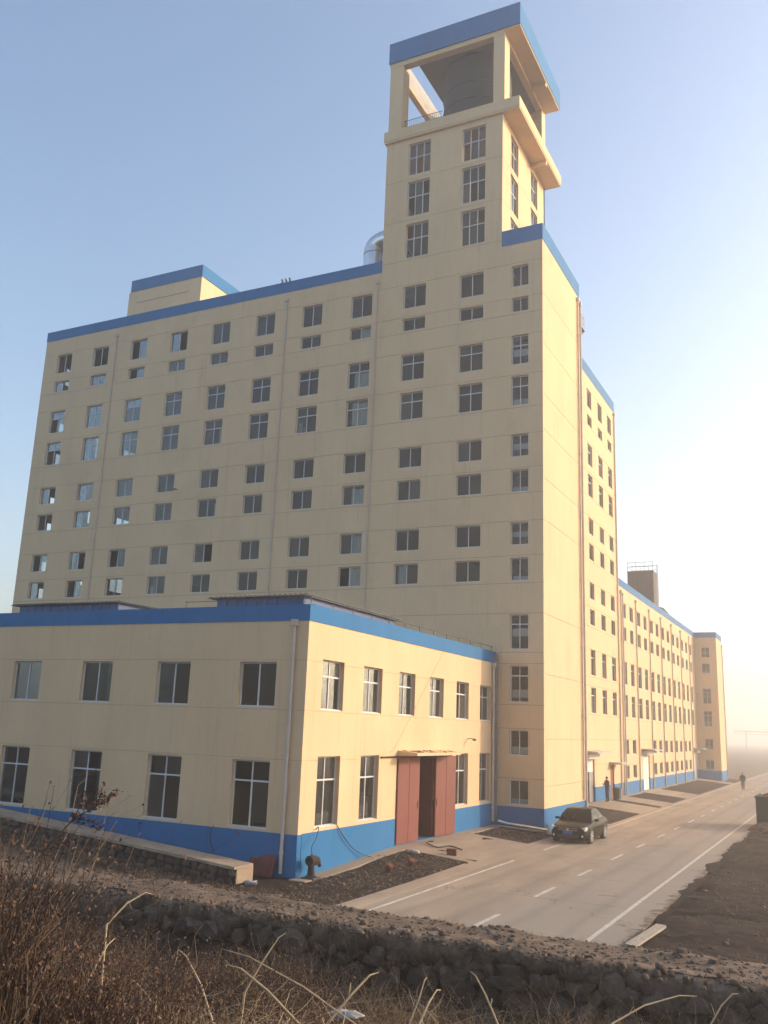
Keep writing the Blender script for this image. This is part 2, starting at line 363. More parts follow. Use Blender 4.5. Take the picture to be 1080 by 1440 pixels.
# windows: one mesh per size and pattern, shared
WC = {}
def win_mesh(w, h, nv, tr, fw=0.055):
    """frame mesh and pane rectangles, origin at the lower left outer corner, x along the wall, y inward"""
    k = (round(w, 2), round(h, 2), nv, tr)
    if k in WC: return WC[k]
    mb = MB(); t = 0.06
    mb.box(0, w, 0, t, 0, fw); mb.box(0, w, 0, t, h-fw, h); mb.box(0, fw, 0, t, fw, h-fw); mb.box(w-fw, w, 0, t, fw, h-fw)
    xs = [fw]+[w*(i+1)/(nv+1) for i in range(nv)]+[w-fw]
    zs = [fw]+([h*(1-tr)] if tr else [])+[h-fw]
    b = 0.024
    if tr: mb.box(fw, w-fw, 0.004, t-0.004, zs[1]-b*1.2, zs[1]+b*1.2)
    for i in range(1, nv+1):
        for j in range(len(zs)-1):
            lo = zs[j]+(b*1.2 if j else 0); hi = zs[j+1]-(b*1.2 if j+1 < len(zs)-1 else 0)
            mb.box(xs[i]-b, xs[i]+b, 0.006, t-0.006, lo, hi)
    panes = []
    for i in range(len(xs)-1):
        for j in range(len(zs)-1):
            panes.append((xs[i]+(b if i else 0), xs[i+1]-(b if i+1 < len(xs)-1 else 0), zs[j]+(b*1.2 if j else 0), zs[j+1]-(b*1.2 if j+1 < len(zs)-1 else 0)))
    pm = []
    for (a, c2, p, q) in panes:
        g = MB().box(-(c2-a)/2, (c2-a)/2, -0.003, 0.003, -(q-p)/2, (q-p)/2)
        pm.append((((a+c2)/2, 0.03, (p+q)/2), g.mesh('pane', 'glass')))
    sill = MB().box(-0.02, w+0.02, -0.11, 0.0, -0.03, 0.035).mesh('sill', 'frame')
    WC[k] = (mb.mesh('window', 'frame'), pm, sill)
    return WC[k]
SHEETS = {}
def window(parent, kind, c, hole, nv=1, tr=0, recess=0.13, sill=True, blind=None, pale_sheet=None, missing=(), whole=False):
    u0, u1, z0, z1 = hole; w, h = u1-u0, z1-z0
    fm, pm, sm = win_mesh(w, h, nv, tr)
    loc = PF(kind, c)(u0, recess, z0); rz = {'front': 0, 'right': math.pi/2, 'left': -math.pi/2, 'back': math.pi}[kind]
    if kind in ('left', 'back'): loc = PF(kind, c)(u1, recess, z0)
    o = link('window', fm, parent, loc, rz)
    for k, (pl, me) in enumerate(pm):
        if k in missing: continue
        p = link('pane', me, o, pl); p.rotation_euler = (R(random.uniform(-.5, .5)), 0, R(random.uniform(-.6, .6)))
    if sill: link('sill', sm, o)
    if blind:
        for (fa, fb) in blind:
            key = (round(w, 2), round(fa*h, 2), round(fb*h, 2))
            if key not in SHEETS: SHEETS[key] = MB().box(0.08, w-0.08, 0.085, 0.095, fa*h+0.02, fb*h).mesh('blind', 'white_sheet')
            link('blind', SHEETS[key], o)
    if pale_sheet:  # wavy pale sheet behind part of the glass
        a, b, lo, hi = pale_sheet; mb = MB(); n = 14
        for i in range(n):
            xa, xb = w*(a+(b-a)*i/n), w*(a+(b-a)*(i+1)/n)
            ya, yb = 0.14+0.03*math.sin(i*1.9), 0.14+0.03*math.sin((i+1)*1.9)
            sag = 0.06*h*math.sin(math.pi*i/n)
            mb.hexa([(xa, ya, lo*h), (xb, yb, lo*h), (xb, yb+.006, lo*h), (xa, ya+.006, lo*h), (xa, ya, hi*h-sag), (xb, yb, hi*h-sag), (xb, yb+.006, hi*h-sag), (xa, ya+.006, hi*h-sag)])
        mb.build('pale_sheet', 'white_sheet', o)
    return o
def downpipe(parent, kind, c, u, z0, z1, r=0.055, off=0.09, step=3.0, material='pvc'):
    P = PF(kind, c); mb = MB(); mb.tube([P(u, -off, z0), P(u, -off, z1)], r, 10)
    z = z0+0.6
    while z < z1:
        mb.tube([P(u, -off, z), P(u, -off, z+0.10)], r+0.014, 10); a = P(u-0.02, -off, z+.02); b = P(u+0.02, 0.01, z+.07)
        mb.box(min(a[0], b[0]), max(a[0], b[0]), min(a[1], b[1]), max(a[1], b[1]), a[2], b[2]); z += step
    mb.box(*sorted((P(u-.11, -off-.1, 0)[0], P(u+.11, 0.01, 0)[0])), *sorted((P(u-.11, -off-.1, 0)[1], P(u+.11, 0.01, 0)[1])), z1-.02, z1+.2)
    return mb.build('downpipe', material, parent)

# ------------------------------------------------------------------ terrain
WALL_Y = -9.65; WALL_TOP = 0.9
def smooth(a, b, x):
    t = np.clip((x-a)/(b-a), 0, 1); return t*t*(3-2*t)
def vnoise(x, y, s, seed=0):
    r = np.random.default_rng(seed); tab = r.random((64, 64))
    xs, ys = x/s, y/s; i, j = np.floor(xs).astype(int), np.floor(ys).astype(int); fx, fy = xs-i, ys-j
    fx, fy = fx*fx*(3-2*fx), fy*fy*(3-2*fy); g = lambda a, b: tab[a % 64, b % 64]
    return (g(i, j)*(1-fx)+g(i+1, j)*fx)*(1-fy)+(g(i, j+1)*(1-fx)+g(i+1, j+1)*fx)*fy - 0.5
def zb(y): return 0.30*smooth(0.5, 8, np.asarray(y, float))
def ground_z(x, y):
    x = np.asarray(x, float); y = np.asarray(y, float)
    left = 0.074*np.clip(-0.9-x, 0, 14)*smooth(1.0, -1.5, x)
    side = zb(y)*np.clip(1-(x-0.4)/3.6, 0, 1) - 0.03
    z = np.where(x < 3.95, side, np.where(x < 11.35, -0.10, -0.04))
    z = np.where((x < 0.2) & (y < 0.3), left-0.02, z)
    bump = vnoise(x, y, 1.7, 1)*0.10+vnoise(x, y, 0.55, 2)*0.06+vnoise(x, y, 0.28, 5)*0.04
    onroad = (x > 3.6) & (x < 11.35) & (y > -5.5)
    near = (y > -6) & (y < 100)
    amt = np.where(onroad, 0.0, np.where((x >= 11.35), 1.3, np.where(x < 0.0, 0.8, 0.55)))
    z = z + bump*np.where(near, amt, np.where(y >= 100, 0.4, 1.0)) + np.where(x >= 11.35, 0.25*vnoise(x, y, 4, 8)*smooth(11.4, 14, x), 0)
    # berm behind the rubble wall
    base = np.minimum(z, 0.6)
    berm = WALL_TOP+0.05+vnoise(x, y, 0.9, 3)*0.14+vnoise(x, y, 0.3, 4)*0.05
    k = smooth(-6.0, -7.9, y)
    z = np.where(y < -5.9, z*(1-k)+np.maximum(berm, z*0.9)*k, z)
    # slope up to the photographer
    s = np.interp(y, [-60, -32, -27, -23, -20, -16, -14, -12, -9.7], [3.4, 3.3, 3.15, 2.55, 1.7, 0.55, 0.15, -0.15, -0.35])
    s = s + vnoise(x, y, 1.4, 6)*0.25+vnoise(x, y, 0.45, 7)*0.1 + 0.03*np.clip(8-x, 0, 12)
    z = np.where(y < WALL_Y+0.16, s, z)
    return z
def axis(segs):
    out = []
    for a, b, n in segs: out += list(np.linspace(a, b, n, endpoint=False))
    return np.array(out+[segs[-1][1]])
gx = axis([(-1400, -200, 8), (-200, -60, 10), (-60, -20, 30), (-20, 24, 220), (24, 60, 50), (60, 200, 14), (200, 1400, 8)])
gy = axis([(-900, -60, 8), (-60, -28, 20), (-28, -12, 64), (-12, -9.61, 14), (-9.61, -9.45, 2), (-9.45, 4, 102), (4, 30, 130), (30, 100, 140), (100, 300, 40), (300, 1400, 12)])
XX, YY = np.meshgrid(gx, gy); ZZ = ground_z(XX, YY)
nx, ny = len(gx), len(gy)
V = np.stack([XX, YY, ZZ], -1).reshape(-1, 3)
ii = (np.arange(ny-1)[:, None]*nx+np.arange(nx-1)[None, :]).ravel()
F = np.stack([ii, ii+1, ii+1+nx, ii+nx], -1)
def np_mesh(name, V, F, mats, midx=None, smooth_=False):
    me = bpy.data.meshes.new(name); k = F.shape[1]
    me.vertices.add(len(V)); me.vertices.foreach_set('co', np.ascontiguousarray(V, np.float32).ravel())
    me.loops.add(F.size); me.loops.foreach_set('vertex_index', np.ascontiguousarray(F, np.int32).ravel())
    me.polygons.add(len(F)); me.polygons.foreach_set('loop_start', np.arange(0, F.size, k, dtype=np.int32))
    for m in mats: me.materials.append(MATS[m])
    if midx is not None: me.polygons.foreach_set('material_index', np.ascontiguousarray(midx, np.int32))
    if smooth_: me.polygons.foreach_set('use_smooth', np.ones(len(F), bool))
    me.update(calc_edges=True); me.validate(); return me
gme = np_mesh('ground', V, F, ['soil'], smooth_=True)
fx, fy = V[:, 0], V[:, 1]
tan = np.where(fx >= 11.3, -0.22, 0.02)
tan = np.maximum(tan, 0.85*smooth(-9.6, -9.1, fy)*smooth(-5.2, -7.0, fy))
tan = np.maximum(tan, 0.8*smooth(-7.6, -6.2, fy)*smooth(-3.4, -4.6, fy)*smooth(3, -2, fx))
tan = np.where(fy < -9.6, 0.0, tan)
tan = np.where((fy > 100) | (fx > 60), 1.2, tan)
a = gme.attributes.new('tan', 'FLOAT', 'POINT'); a.data.foreach_set('value', tan.astype(np.float32))
tag(link('ground', gme), 'dark brown bare soil around the factory and along the road', kind='structure')

def strip(name, rows, material, kind='structure', label=None, thick=0.12, parent=None):
    """paving sheet with real thickness from a grid of top points"""
    mb = MB(); n = len(rows[0])
    for k in range(len(rows)-1):
        for j in range(n-1):
            mb.face([rows[k][j], rows[k][j+1], rows[k+1][j+1], rows[k+1][j]])
    ring = [rows[0][j] for j in range(n)]+[rows[k][n-1] for k in range(1, len(rows))]+[rows[-1][j] for j in range(n-2, -1, -1)]+[rows[k][0] for k in range(len(rows)-2, 0, -1)]
    for i in range(len(ring)):
        p, q = ring[i], ring[(i+1) % len(ring)]
        mb.face([p, (p[0], p[1], p[2]-thick), (q[0], q[1], q[2]-thick), q])
    o = mb.build(name, material, parent); tag(o, label, None, None, kind) if not parent else None
    return o
RX0, RX1 = 3.95, 11.32
road = strip('road', [[(RX0+(RX1-RX0)*i/6, y, 0) for i in range(7)] for y in np.linspace(-6.6, 420, 60)], 'road', label='pale concrete road running past the factory into the haze')
# slab joints sawn across the road (thin dark seams)
mb = MB()
for k in range(14): mb.box(RX0+.02, RX1-.02, -3.2+5.0*k, -3.2+5.0*k+0.022, -0.004, 0.0025)
mb.build('slab_joint', 'joint', road)
mb = MB(); mb.box(10.36, 10.48, -6.4, 260, -0.01, 0.005); mb.build('edge_line', 'white_paint', road)
mb = MB()
for (a, b) in ((-6.2, 9.2), (13.2, 16.5), (21, 60), (60, 200)): mb.box(4.33, 4.43, a, b, -0.01, 0.005)
mb.build('edge_line', 'white_paint', road)
for k in range(26):
    y0 = -3.3+5.15*k
    MB().box(7.45, 7.57, y0, y0+1.85 + 0.3*(k % 2), -0.01, 0.005).build('lane_dash', 'white_paint', road)

vx = 11.22+vnoise(np.linspace(-6, 120, 400), np.zeros(400), 2.2, 51)*.5+vnoise(np.linspace(-6, 120, 400), np.zeros(400), .6, 52)*.25
mb = MB(); ys_ = np.linspace(-6, 120, 400)
for k in range(399):
    mb.face([(vx[k], ys_[k], .004), (11.6, ys_[k], .03), (11.6, ys_[k+1], .03), (vx[k+1], ys_[k+1], .004)])
sp_ = mb.build('soil_edge', 'soil', None); tag(sp_, 'dark soil spilling over the right edge of the road', None, None, 'structure')
a_ = sp_.data.attributes.new('tan', 'FLOAT', 'POINT'); a_.data.foreach_set('value', np.full(len(sp_.data.vertices), -.05, np.float32))
# concrete yard strips, driveways and aprons on the building side
def zside(x, y): return float(zb(y))*max(0.0, min(1.0, 1-(x-0.4)/3.55))+0.006
def pad(name, x0, x1, y0, y1, label, nxs=5, lift=0.0):
    return strip(name, [[(x0+(x1-x0)*i/nxs, y, zside(x0+(x1-x0)*i/nxs, y)+lift) for i in range(nxs+1)] for y in np.linspace(y0, y1, max(2, int((y1-y0)/1.0)))], 'road', label=label, thick=0.14)
pad('pavement', 0.0, 3.945, 7.15, 14.4, 'concrete driveway up to the red steel door')
pad('pavement', 3.30, 3.945, -6.4, 7.145, 'narrow concrete verge between dirt patch and road', 2)
pad('pavement', 0.0, 0.62, -0.4, 7.145, 'cement apron at the foot of the low annex', 1)
pad('pavement', 3.30, 3.945, 14.405, 27.6, 'narrow concrete verge beside the parked car', 2)
pad('pavement', 0.0, 0.55, 14.405, 18.9, 'cement apron below the annex far corner', 1)
pad('pavement', 2.62, 3.29, 19.0, 27.6, 'cement apron at the foot of the stair tower', 1)
for (y0, y1, lb) in ((36.3, 42.9, 'concrete path to the open doorway in the tall wing'), (44.6, 49.0, 'concrete path to the narrow red door'), (56.0, 63.0, 'concrete path to the white door of the long wing'), (88.0, 92.3, 'concrete path to the farthest doorway')):
    pad('pavement', 0.45, 3.945, y0, y1, lb)
pad('pavement', 0.0, 0.445, 27.7, 92.3, 'cement apron along the foot of the long wing', 1)

# ------------------------------------------------------------------ main building
D = 19.2; X0 = -36.7; XT = -7.8; XTR = 0.15; XS = 2.62; YB = 49.3; YS = 27.45; YTB = 28.0
ROWS = [(30.0, 31.5, 0), (28.5, 29.33, 0), (25.25, 26.95, .34), (22.76, 24.5, .34), (19.78, 21.03, 0), (17.8, 19.02, 0), (14.8, 16.05, 0), (12.85, 14.05, 0)]
TROWS = [(39.25, 41.55), (36.32, 38.8), (33.43, 35.8)]
SROWS = [(30.1, 31.45, 0), (28.51, 29.4, 0), (25.26, 27.05, .34), (22.78, 24.57, .34), (19.78, 21.08, 0), (17.75, 19.04, 0), (14.79, 16.06, 0), (12.82, 14.08, 0), (9.16, 11.02, .28), (6.42, 8.32, .28), (3.74, 5.02, 0), (1.31, 2.53, 0)]
GRV = [31.62, 29.42, 28.38, 27.05, 24.64, 22.66, 21.1, 19.14, 17.68, 16.12, 14.2, 12.7, 11.07]
MCOL = [-35.37+3.636*i for i in range(8)]
main = thing('factory_building', (0, 0, 0), 'tall cream factory block with blue parapets and a rooftop tower', 'building')
hm = [(x, x+1.51, z0, z1) for x in MCOL for (z0, z1, _) in ROWS]
facade(main, 'front', D, X0, XT, -0.4, 32.8, hm, GRV, 1.28, 33.58, pu=(X0-0.025, XT))
ht = [(x, x+1.52, z0, z1) for x in (-6.24, -2.49) for (z0, z1, _) in ROWS]+[(x, x+1.55, z0, z1) for x in (-6.22, -2.5) for (z0, z1) in TROWS]
facade(main, 'front', D, XT, XTR, -0.4, 41.95, ht, GRV+[33.3, 36.1, 39.0], 1.28)
hs = [(0.77, 1.79, z0, z1) for (z0, z1, _) in SROWS]
facade(main, 'front', D, XTR, XS, -0.4, 32.85, hs, GRV+[9.0, 8.42, 6.3, 5.1, 2.62], 1.22, 33.85, pu=(XTR, XS+0.025))
SG = [2.28, 4.61, 7.91, 11.06, 16.15, 18.5, 21.3, 23.4, 26.45, 29.5]
facade(main, 'right', XS, D+T, YS, -0.4, 32.85, [], SG, 1.22, 33.85)
facade(main, 'back', YS, XTR, XS-T, -0.4, 32.85, [], (), 1.22, 33.85)
WCOL = (39.72, 43.22, 46.6)
hw = [(y, y+1.48, z0, z1) for y in WCOL for (z0, z1, _) in ROWS]+[(y, y+1.48, z0, z1) for y in WCOL for (z0, z1) in ((9.16, 11.05), (6.45, 8.3))]
DOOR_A = (37.0, 40.4, 0.29, 3.24); DOOR_B = (45.3, 46.65, 0.29, 2.72)
facade(main, 'right', 0, D+T, YB, -0.4, 32.55, hw+[DOOR_A, DOOR_B], GRV+[9.05, 8.42, 6.35, 4.6, 2.85], 1.28, 33.5)
ROWL = [(21.2+3.6*i, 22.9+3.6*i, z0, z1) for i in range(4) for (z0, z1, _) in ROWS]
facade(main, 'left', X0, D+T, YB, -0.4, 32.8, ROWL, (), 1.28, 33.58)
facade(main, 'back', YB, X0, -0.0, -0.4, 32.8, [(x, x+1.6, z0, z1) for x in MCOL[:7:2] for (z0, z1, _) in ROWS], (), 1.28, 33.55)
hr = [(y, y+1.5, z0, z1) for y in (20.75, 24.8) for (z0, z1) in TROWS]
facade(main, 'right', XTR, D+T, YTB, 32.9, 41.95, hr, [33.3, 36.1, 39.0])
facade(main, 'left', XT, D+T, YTB, 32.9, 41.95, hr, ())
facade(main, 'back', YTB, XT, XTR, 32.9, 41.95, [(x, x+1.55, z0, z1) for x in (-6.22, -2.5) for (z0, z1) in TROWS], ())
# floors, roof and a spine wall inside
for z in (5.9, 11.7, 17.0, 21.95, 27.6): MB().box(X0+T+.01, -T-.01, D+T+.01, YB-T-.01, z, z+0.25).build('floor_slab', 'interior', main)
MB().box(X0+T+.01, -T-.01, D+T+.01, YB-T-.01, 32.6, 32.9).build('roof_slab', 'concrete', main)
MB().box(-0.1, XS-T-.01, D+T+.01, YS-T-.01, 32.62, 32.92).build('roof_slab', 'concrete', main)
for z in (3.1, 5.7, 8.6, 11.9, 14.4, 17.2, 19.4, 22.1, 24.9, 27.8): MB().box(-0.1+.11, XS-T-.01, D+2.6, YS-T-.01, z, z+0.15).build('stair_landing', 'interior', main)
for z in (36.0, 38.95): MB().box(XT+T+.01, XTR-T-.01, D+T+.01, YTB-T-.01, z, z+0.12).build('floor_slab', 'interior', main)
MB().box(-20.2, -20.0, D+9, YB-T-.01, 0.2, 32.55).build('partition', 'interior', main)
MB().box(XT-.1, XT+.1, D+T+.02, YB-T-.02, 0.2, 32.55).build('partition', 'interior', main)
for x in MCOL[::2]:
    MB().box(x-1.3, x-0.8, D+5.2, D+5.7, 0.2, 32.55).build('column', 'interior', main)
# windows
pale_spans = {(7, 2): (.25, .95, 0, .7), (7, 3): (.2, .95, 0.1, .95), (7, 5): (.35, .97, 0, .9), (7, 6): (.45, .97, 0, 1), (7, 7): (.4, .97, 0, 1), (7, 1): (.5, .97, .2, .95), (4, 3): (.75, .95, 0, .75), (6, 3): (.05, .25, 0, .5), (5, 5): (.82, .96, 0, 1), (4, 5): (.8, .95, 0, .8), (3, 7): (.1, .3, 0, .55)}  # extent of the pale sheet behind the glass, by column and row
for i, x in enumerate(MCOL):
    for j, (z0, z1, tr) in enumerate(ROWS):
        miss = tuple(k for k in range(2) if random.random() < (0.4 if i < 3 else 0.06)) if tr == 0 else tuple(k for k in (0, 2) if random.random() < (0.4 if i < 2 else 0.05))
        window(main, 'front', D, (x, x+1.51, z0, z1), 1, tr, pale_sheet=pale_spans.get((i, j)), missing=miss)
for x in (-6.24, -2.49):
    for j, (z0, z1, tr) in enumerate(ROWS):
        window(main, 'front', D, (x, x+1.52, z0, z1), 1, tr, pale_sheet=(.12, .45, 0, 1) if (x < -6 and j == 7) else None)
for x in (-6.22, -2.5):
    for z0, z1 in TROWS: window(main, 'front', D, (x, x+1.55, z0, z1), 2, .42, missing=tuple(k for k in range(6) if random.random() < .15))
BL = {2: [(.30, .55)], 3: [(.02, .25)], 4: [(.34, .62)], 5: [(.02, .25)], 6: [(.36, .60)], 7: [(.02, .22)], 8: [(.37, .60)], 9: [(.12, .35)], 10: [(.05, .34)], 11: [(.02, .25)]}
for j, (z0, z1, tr) in enumerate(SROWS): window(main, 'front', D, (0.77, 1.79, z0, z1), 1, tr, blind=BL.get(j))
for (a, b, z0, z1) in hw: window(main, 'right', 0, (a, b, z0, z1), 1, .3 if (z1-z0) > 1.6 else 0)
for (a, b, z0, z1) in ROWL[:24]: window(main, 'left', X0, (a, b, z0, z1), 1, 0, sill=False, missing=(0, 1) if random.random() < .4 else ())
for (a, b, z0, z1) in hr:
    window(main, 'right', XTR, (a, b, z0, z1), 2, .42)
    window(main, 'left', XT, (a, b, z0, z1), 2, .42, sill=False)
# tower head: ledge, columns, fascia ring, roof with an opening
LZ0, LZ1 = 41.95, 42.78
MB().box(XT-.12, 1.25, D-.16, YTB+.15, LZ0, LZ0+.12).build('ledge_soffit', 'cream', main)
mb = MB(); P_ = LZ0+.12
mb.box(XT-.15, 1.28, D-.19, D+.05, P_, LZ1); mb.box(1.04, 1.28, D+.05, YTB+.2, P_, LZ1); mb.box(XT-.15, XT+.09, D+.05, YTB+.2, P_, LZ1); mb.box(XT+.09, 1.04, YTB-.04, YTB+.2, P_, LZ1)
mb.build('ledge', 'cream', main)
for y in (D+5.6,): MB().box(XTR+.002, 1.2, y, y+.28, LZ0-.28, LZ0-.002).build('ledge_bracket', 'cream', main)
for (xa, xb, ya, yb) in ((XT+.03, XT+.98, D+.02, D+.95), (-0.5, 0.24, D+.02, D+.95), (XT+.03, XT+.75, YTB-.9, YTB-.1), (-0.5, 0.24, YTB-.9, YTB-.1)):
    MB().box(xa, xb, ya, yb, P_+.002, 47.738).build('column', 'cream', main)
e = .06
mb = MB(); mb.box(XT-e, 1.22+e, D-.04-e, D+.26, 48.08, 49.62); mb.box(XT-e, 1.22+e, YTB-.2, YTB+.04+e, 48.08, 49.62)
mb.box(XT-e, XT+.2, D+.26, YTB-.2, 48.08, 49.62); mb.box(0.98, 1.22+e, D+.26, YTB-.2, 48.08, 49.62); mb.build('fascia', 'blue', main)
MB().box(XT+.201, XT+.26, D+.27, YTB-.21, 48.08, 49.55).build('fascia_lining', 'concrete', main)
for (xa, xb, ya, yb) in ((XT, 0.2, D+.0, D+.5), (XT, 0.2, YTB-.5, YTB), (XT, XT+.4, D+.5, YTB-.5), (-.2, .2, D+.5, YTB-.5)):
    MB().box(xa, xb, ya, yb, 47.74, 48.078).build('roof_beam', 'cream', main)
MB().box(.202, 1.24, D-.02, YTB+.02, 47.96, 48.078).build('soffit', 'cream', main)
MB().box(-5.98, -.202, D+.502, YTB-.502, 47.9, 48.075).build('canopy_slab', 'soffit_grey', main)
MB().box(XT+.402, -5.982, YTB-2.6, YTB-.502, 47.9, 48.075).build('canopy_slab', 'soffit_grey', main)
MB().box(.204, 1.2, D+5.6, D+5.9, 47.7, 47.958).build('canopy_rib', 'cream', main)
MB().box(XT+.1, 1.03, D+.06, YTB-.05, P_+.002, P_+.1).build('floor_slab', 'dark_metal', main)
mb = MB()
for k in range(19):
    x = XT+1.05+k*.14; mb.tube([(x, D+.45, P_+.09), (x, D+.45, 43.75)], .014, 5)
for z in (43.2, 43.75): mb.tube([(XT+.98, D+.45, z), (XT+3.7, D+.45, z)], .02, 6)
mb.build('railing', 'dark_metal', main)
# penthouse on the main roof
mb = MB(); mb.box(-34.5, -27.0, 25.0, 32.5, 32.9, 39.3); mb.build('penthouse_wall', 'cream', main)
mb = MB(); mb.box(-34.3, -26.94, 24.94, 32.56, 39.302, 40.3); mb.build('penthouse_parapet', 'blue', main)
MB().box(-26.998, -26.95, 27.4, 28.6, 37.2, 38.4).build('penthouse_window', 'car_glass', main)
MB().box(-33.6, -28.2, 24.975, 24.998, 38.2, 38.23).build('penthouse_groove', 'joint', main)
# pipes on the facades
for u in (-29.5, -14.78, -8.05): downpipe(main, 'front', D, u, 0.3, 32.1, .042, .07, step=4)
downpipe(main, 'right', XS, 26.75, 1.3, 32.4, .06, step=4); downpipe(main, 'right', XS, 27.3, .2, 32.3, .07, .1, step=5)
downpipe(main, 'right', 0, 48.95, .3, 32.2, .055, step=4)
# doors of the tall wing
def door_set(parent, hole, material, leaf, shutter=None, canopy=None, box=False):
    a, b, z0, z1 = hole
    if leaf:
        o = MB().box(-.16, -.1, leaf[0], leaf[1], z0+.01, shutter if shutter else z1-.01).build('door', material, parent)
        MB().box(-.1, -.06, leaf[1]-.16, leaf[1]-.12, z0+.95, z0+1.1).build('handle', 'dark_metal', o)
    if shutter: MB().box(-.2, -.12, a+.01, b-.01, shutter, z1-.01).build('shutter', 'white_sheet', parent)
    if canopy:
        y0, y1, zc, dep = canopy
        MB().hexa([(.002, y0, zc), (dep, y0, zc-.02), (dep, y1, zc-.02), (.002, y1, zc), (.002, y0, zc+.14), (dep, y0, zc+.08), (dep, y1, zc+.08), (.002, y1, zc+.14)]).build('canopy', 'concrete', parent)
        if box: MB().box(.002, .42, y0+.5, y1-1.0, zc-.42, zc-.06).build('shutter_box', 'white_sheet', parent)
door_set(main, DOOR_A, 'grey_metal', (39.2, 40.38), 2.36, (36.6, 41.3, 3.72, 1.15), True)
door_set(main, DOOR_B, 'red_door', (45.31, 46.64), None, (45.0, 47.6, 2.82, 0.95))
# steel platform on the stair block's rear face
pl = thing('steel_platform', (1.9, YS, 31.2), 'dark steel balcony with thin railing behind the stair tower', 'balcony')
MB().box(-1.2, .72, .005, 1.5, -.06, .0).build('deck', 'dark_metal', pl)
mb = MB(); mb.tube([(.66, .005, -1.1), (.66, 1.4, -.07)], .035, 6); mb.tube([(-1.1, .005, -1.1), (-1.1, 1.4, -.07)], .035, 6); mb.build('brace', 'dark_metal', pl)
mb = MB()
for k in range(9): mb.tube([(.68, .05+k*.175, 0), (.68, .05+k*.175, .95)], .011, 5)
for k in range(9): mb.tube([(.68-k*.22, 1.45, 0), (.68-k*.22, 1.45, .95)], .011, 5)
for z in (.5, .95): mb.tube([(.68, .02, z), (.68, 1.45, z), (-1.1, 1.45, z)], .016, 6)
mb.build('railing', 'grey_metal', pl)
# tank in the tower head
tk = thing('water_tank', (-2.75, 22.35, P_+.1), 'big dark round tank under the tower roof', 'tank')
rg = []
for (r_, z) in ((2.32, 0), (2.32, .15), (2.25, .2), (2.25, 5.6), (2.3, 5.65), (2.3, 5.72)):
    rg.append([(r_*math.cos(2*math.pi*k/40), r_*math.sin(2*math.pi*k/40), z) for k in range(40)])
o = MB().loft(rg).build('shell', 'tank_dark', tk); autosmooth(o.data)
mb = MB()
for z in (1.2, 2.4, 3.6): mb.loft([[(r_*math.cos(2*math.pi*k/40), r_*math.sin(2*math.pi*k/40), z+dz) for k in range(40)] for (r_, dz) in ((2.26, 0), (2.31, .02), (2.31, .08), (2.26, .1))], cap=False)
mb.build('hoop', 'dark_metal', tk)
MB().tube([(2.1, -1.2, 0), (2.1, -1.2, 3.6)], .09, 8).build('pipe', 'dark_metal', tk)
# duct and vents on the main roof
dk = thing('exhaust_duct', (-10.0, 22.0, 32.9), 'shiny silver gooseneck duct on the roof beside the tower', 'duct')
pts = [(.1, 0, 0), (.1, 0, 3.35)]+[(.1+.95*(1-math.cos(t)), 0, 3.35+.55*math.sin(t)) for t in np.linspace(.15, math.pi, 14)]+[(2.0, 0, 2.6)]
o = MB().tube(pts, [.72]*2+[.70]*14+[.72], 24, cap=False).build('elbow', 'silver', dk); autosmooth(o.data)
mb = MB(); [mb.tube([(.1, 0, z), (.1, 0, z+.06)], .77, 24) for z in (.6, 1.8, 3.0)]; mb.build('flange', 'silver', dk)
MB().tube([(2.0, 0, 2.45), (2.0, 0, 2.62)], .76, 20).build('outlet_ring', 'rust', dk)
vt = thing('roof_vent', (-16.1, 20.4, 32.9), 'small curved vent pipes above the middle of the front parapet', 'vent')
for k in range(3): MB().tube([(k*.3, 0, 0), (k*.3, 0, 1.35), (k*.3+.05, -.1, 1.55), (k*.3+.1, -.25, 1.5)], .07, 8).build('pipe', 'grey_metal', vt)

# wall lamps
def wall_lamp(loc, rz, label):
    t = thing('wall_lamp', loc, label, 'lamp', rz=rz); t.scale = (.6,)*3
    MB().tube([(0, 0, 0), (0, -.35, .05), (0, -.55, .0)], .03, 7).build('arm', 'dark_metal', t)
    MB().loft([[(r_*math.cos(2*math.pi*k/12), -.62+r_*math.sin(2*math.pi*k/12), z) for k in range(12)] for r_, z in ((.06, .06), (.14, .0), (.17, -.1), (.12, -.12))]).build('shade', 'dark_metal', t)
wall_lamp((-22.55, D, 19.85), 0, 'small dark floodlight on the tall front facade')
wall_lamp((0.0, 15.2, 4.5), R(90), 'small dark bracket lamp on the sunlit annex wall')

# ------------------------------------------------------------------ annex
annex = thing('annex_building', (0, 0, 0), 'low two-storey cream annex with blue base and red steel door', 'building')
AX0 = -26.0; AY1 = D-0.01
up_f = [(-2.8-3.757*i, -1.24-3.757*i, 5.43, 6.99) for i in range(6)]
lo_f = [(-2.82-3.78*i, -1.26-3.78*i, 1.40, 3.63) for i in range(6)]
AG = [7.06, 5.36, 3.70]
facade(annex, 'front', 0, AX0, 0, -0.6, 8.42, up_f+lo_f, AG, 1.33, 8.99, pu=(AX0, 0.025), gap=.01)
up_r = [(1.06+3.165*i, 2.66+3.165*i, 5.41, 7.17) for i in range(6)]
lo_r = [(1.06, 2.66, 1.45, 3.83), (4.25, 5.78, 1.45, 3.83), (13.8, 15.35, 1.47, 3.83), (16.92, 18.4, 1.47, 3.83)]
RD = (7.47, 13.35, 0.33, 3.76)
facade(annex, 'right', 0, T, AY1, -0.6, 8.42, up_r+lo_r+[RD], AG, 1.35, 9.02, gap=.01)
facade(annex, 'left', AX0, T, AY1, -0.6, 8.42, [], (), 1.33, 8.99)
MB().box(AX0+T+.01, -T-.01, T+.01, AY1-.02, 8.1, 8.4).build('roof_slab', 'concrete', annex)
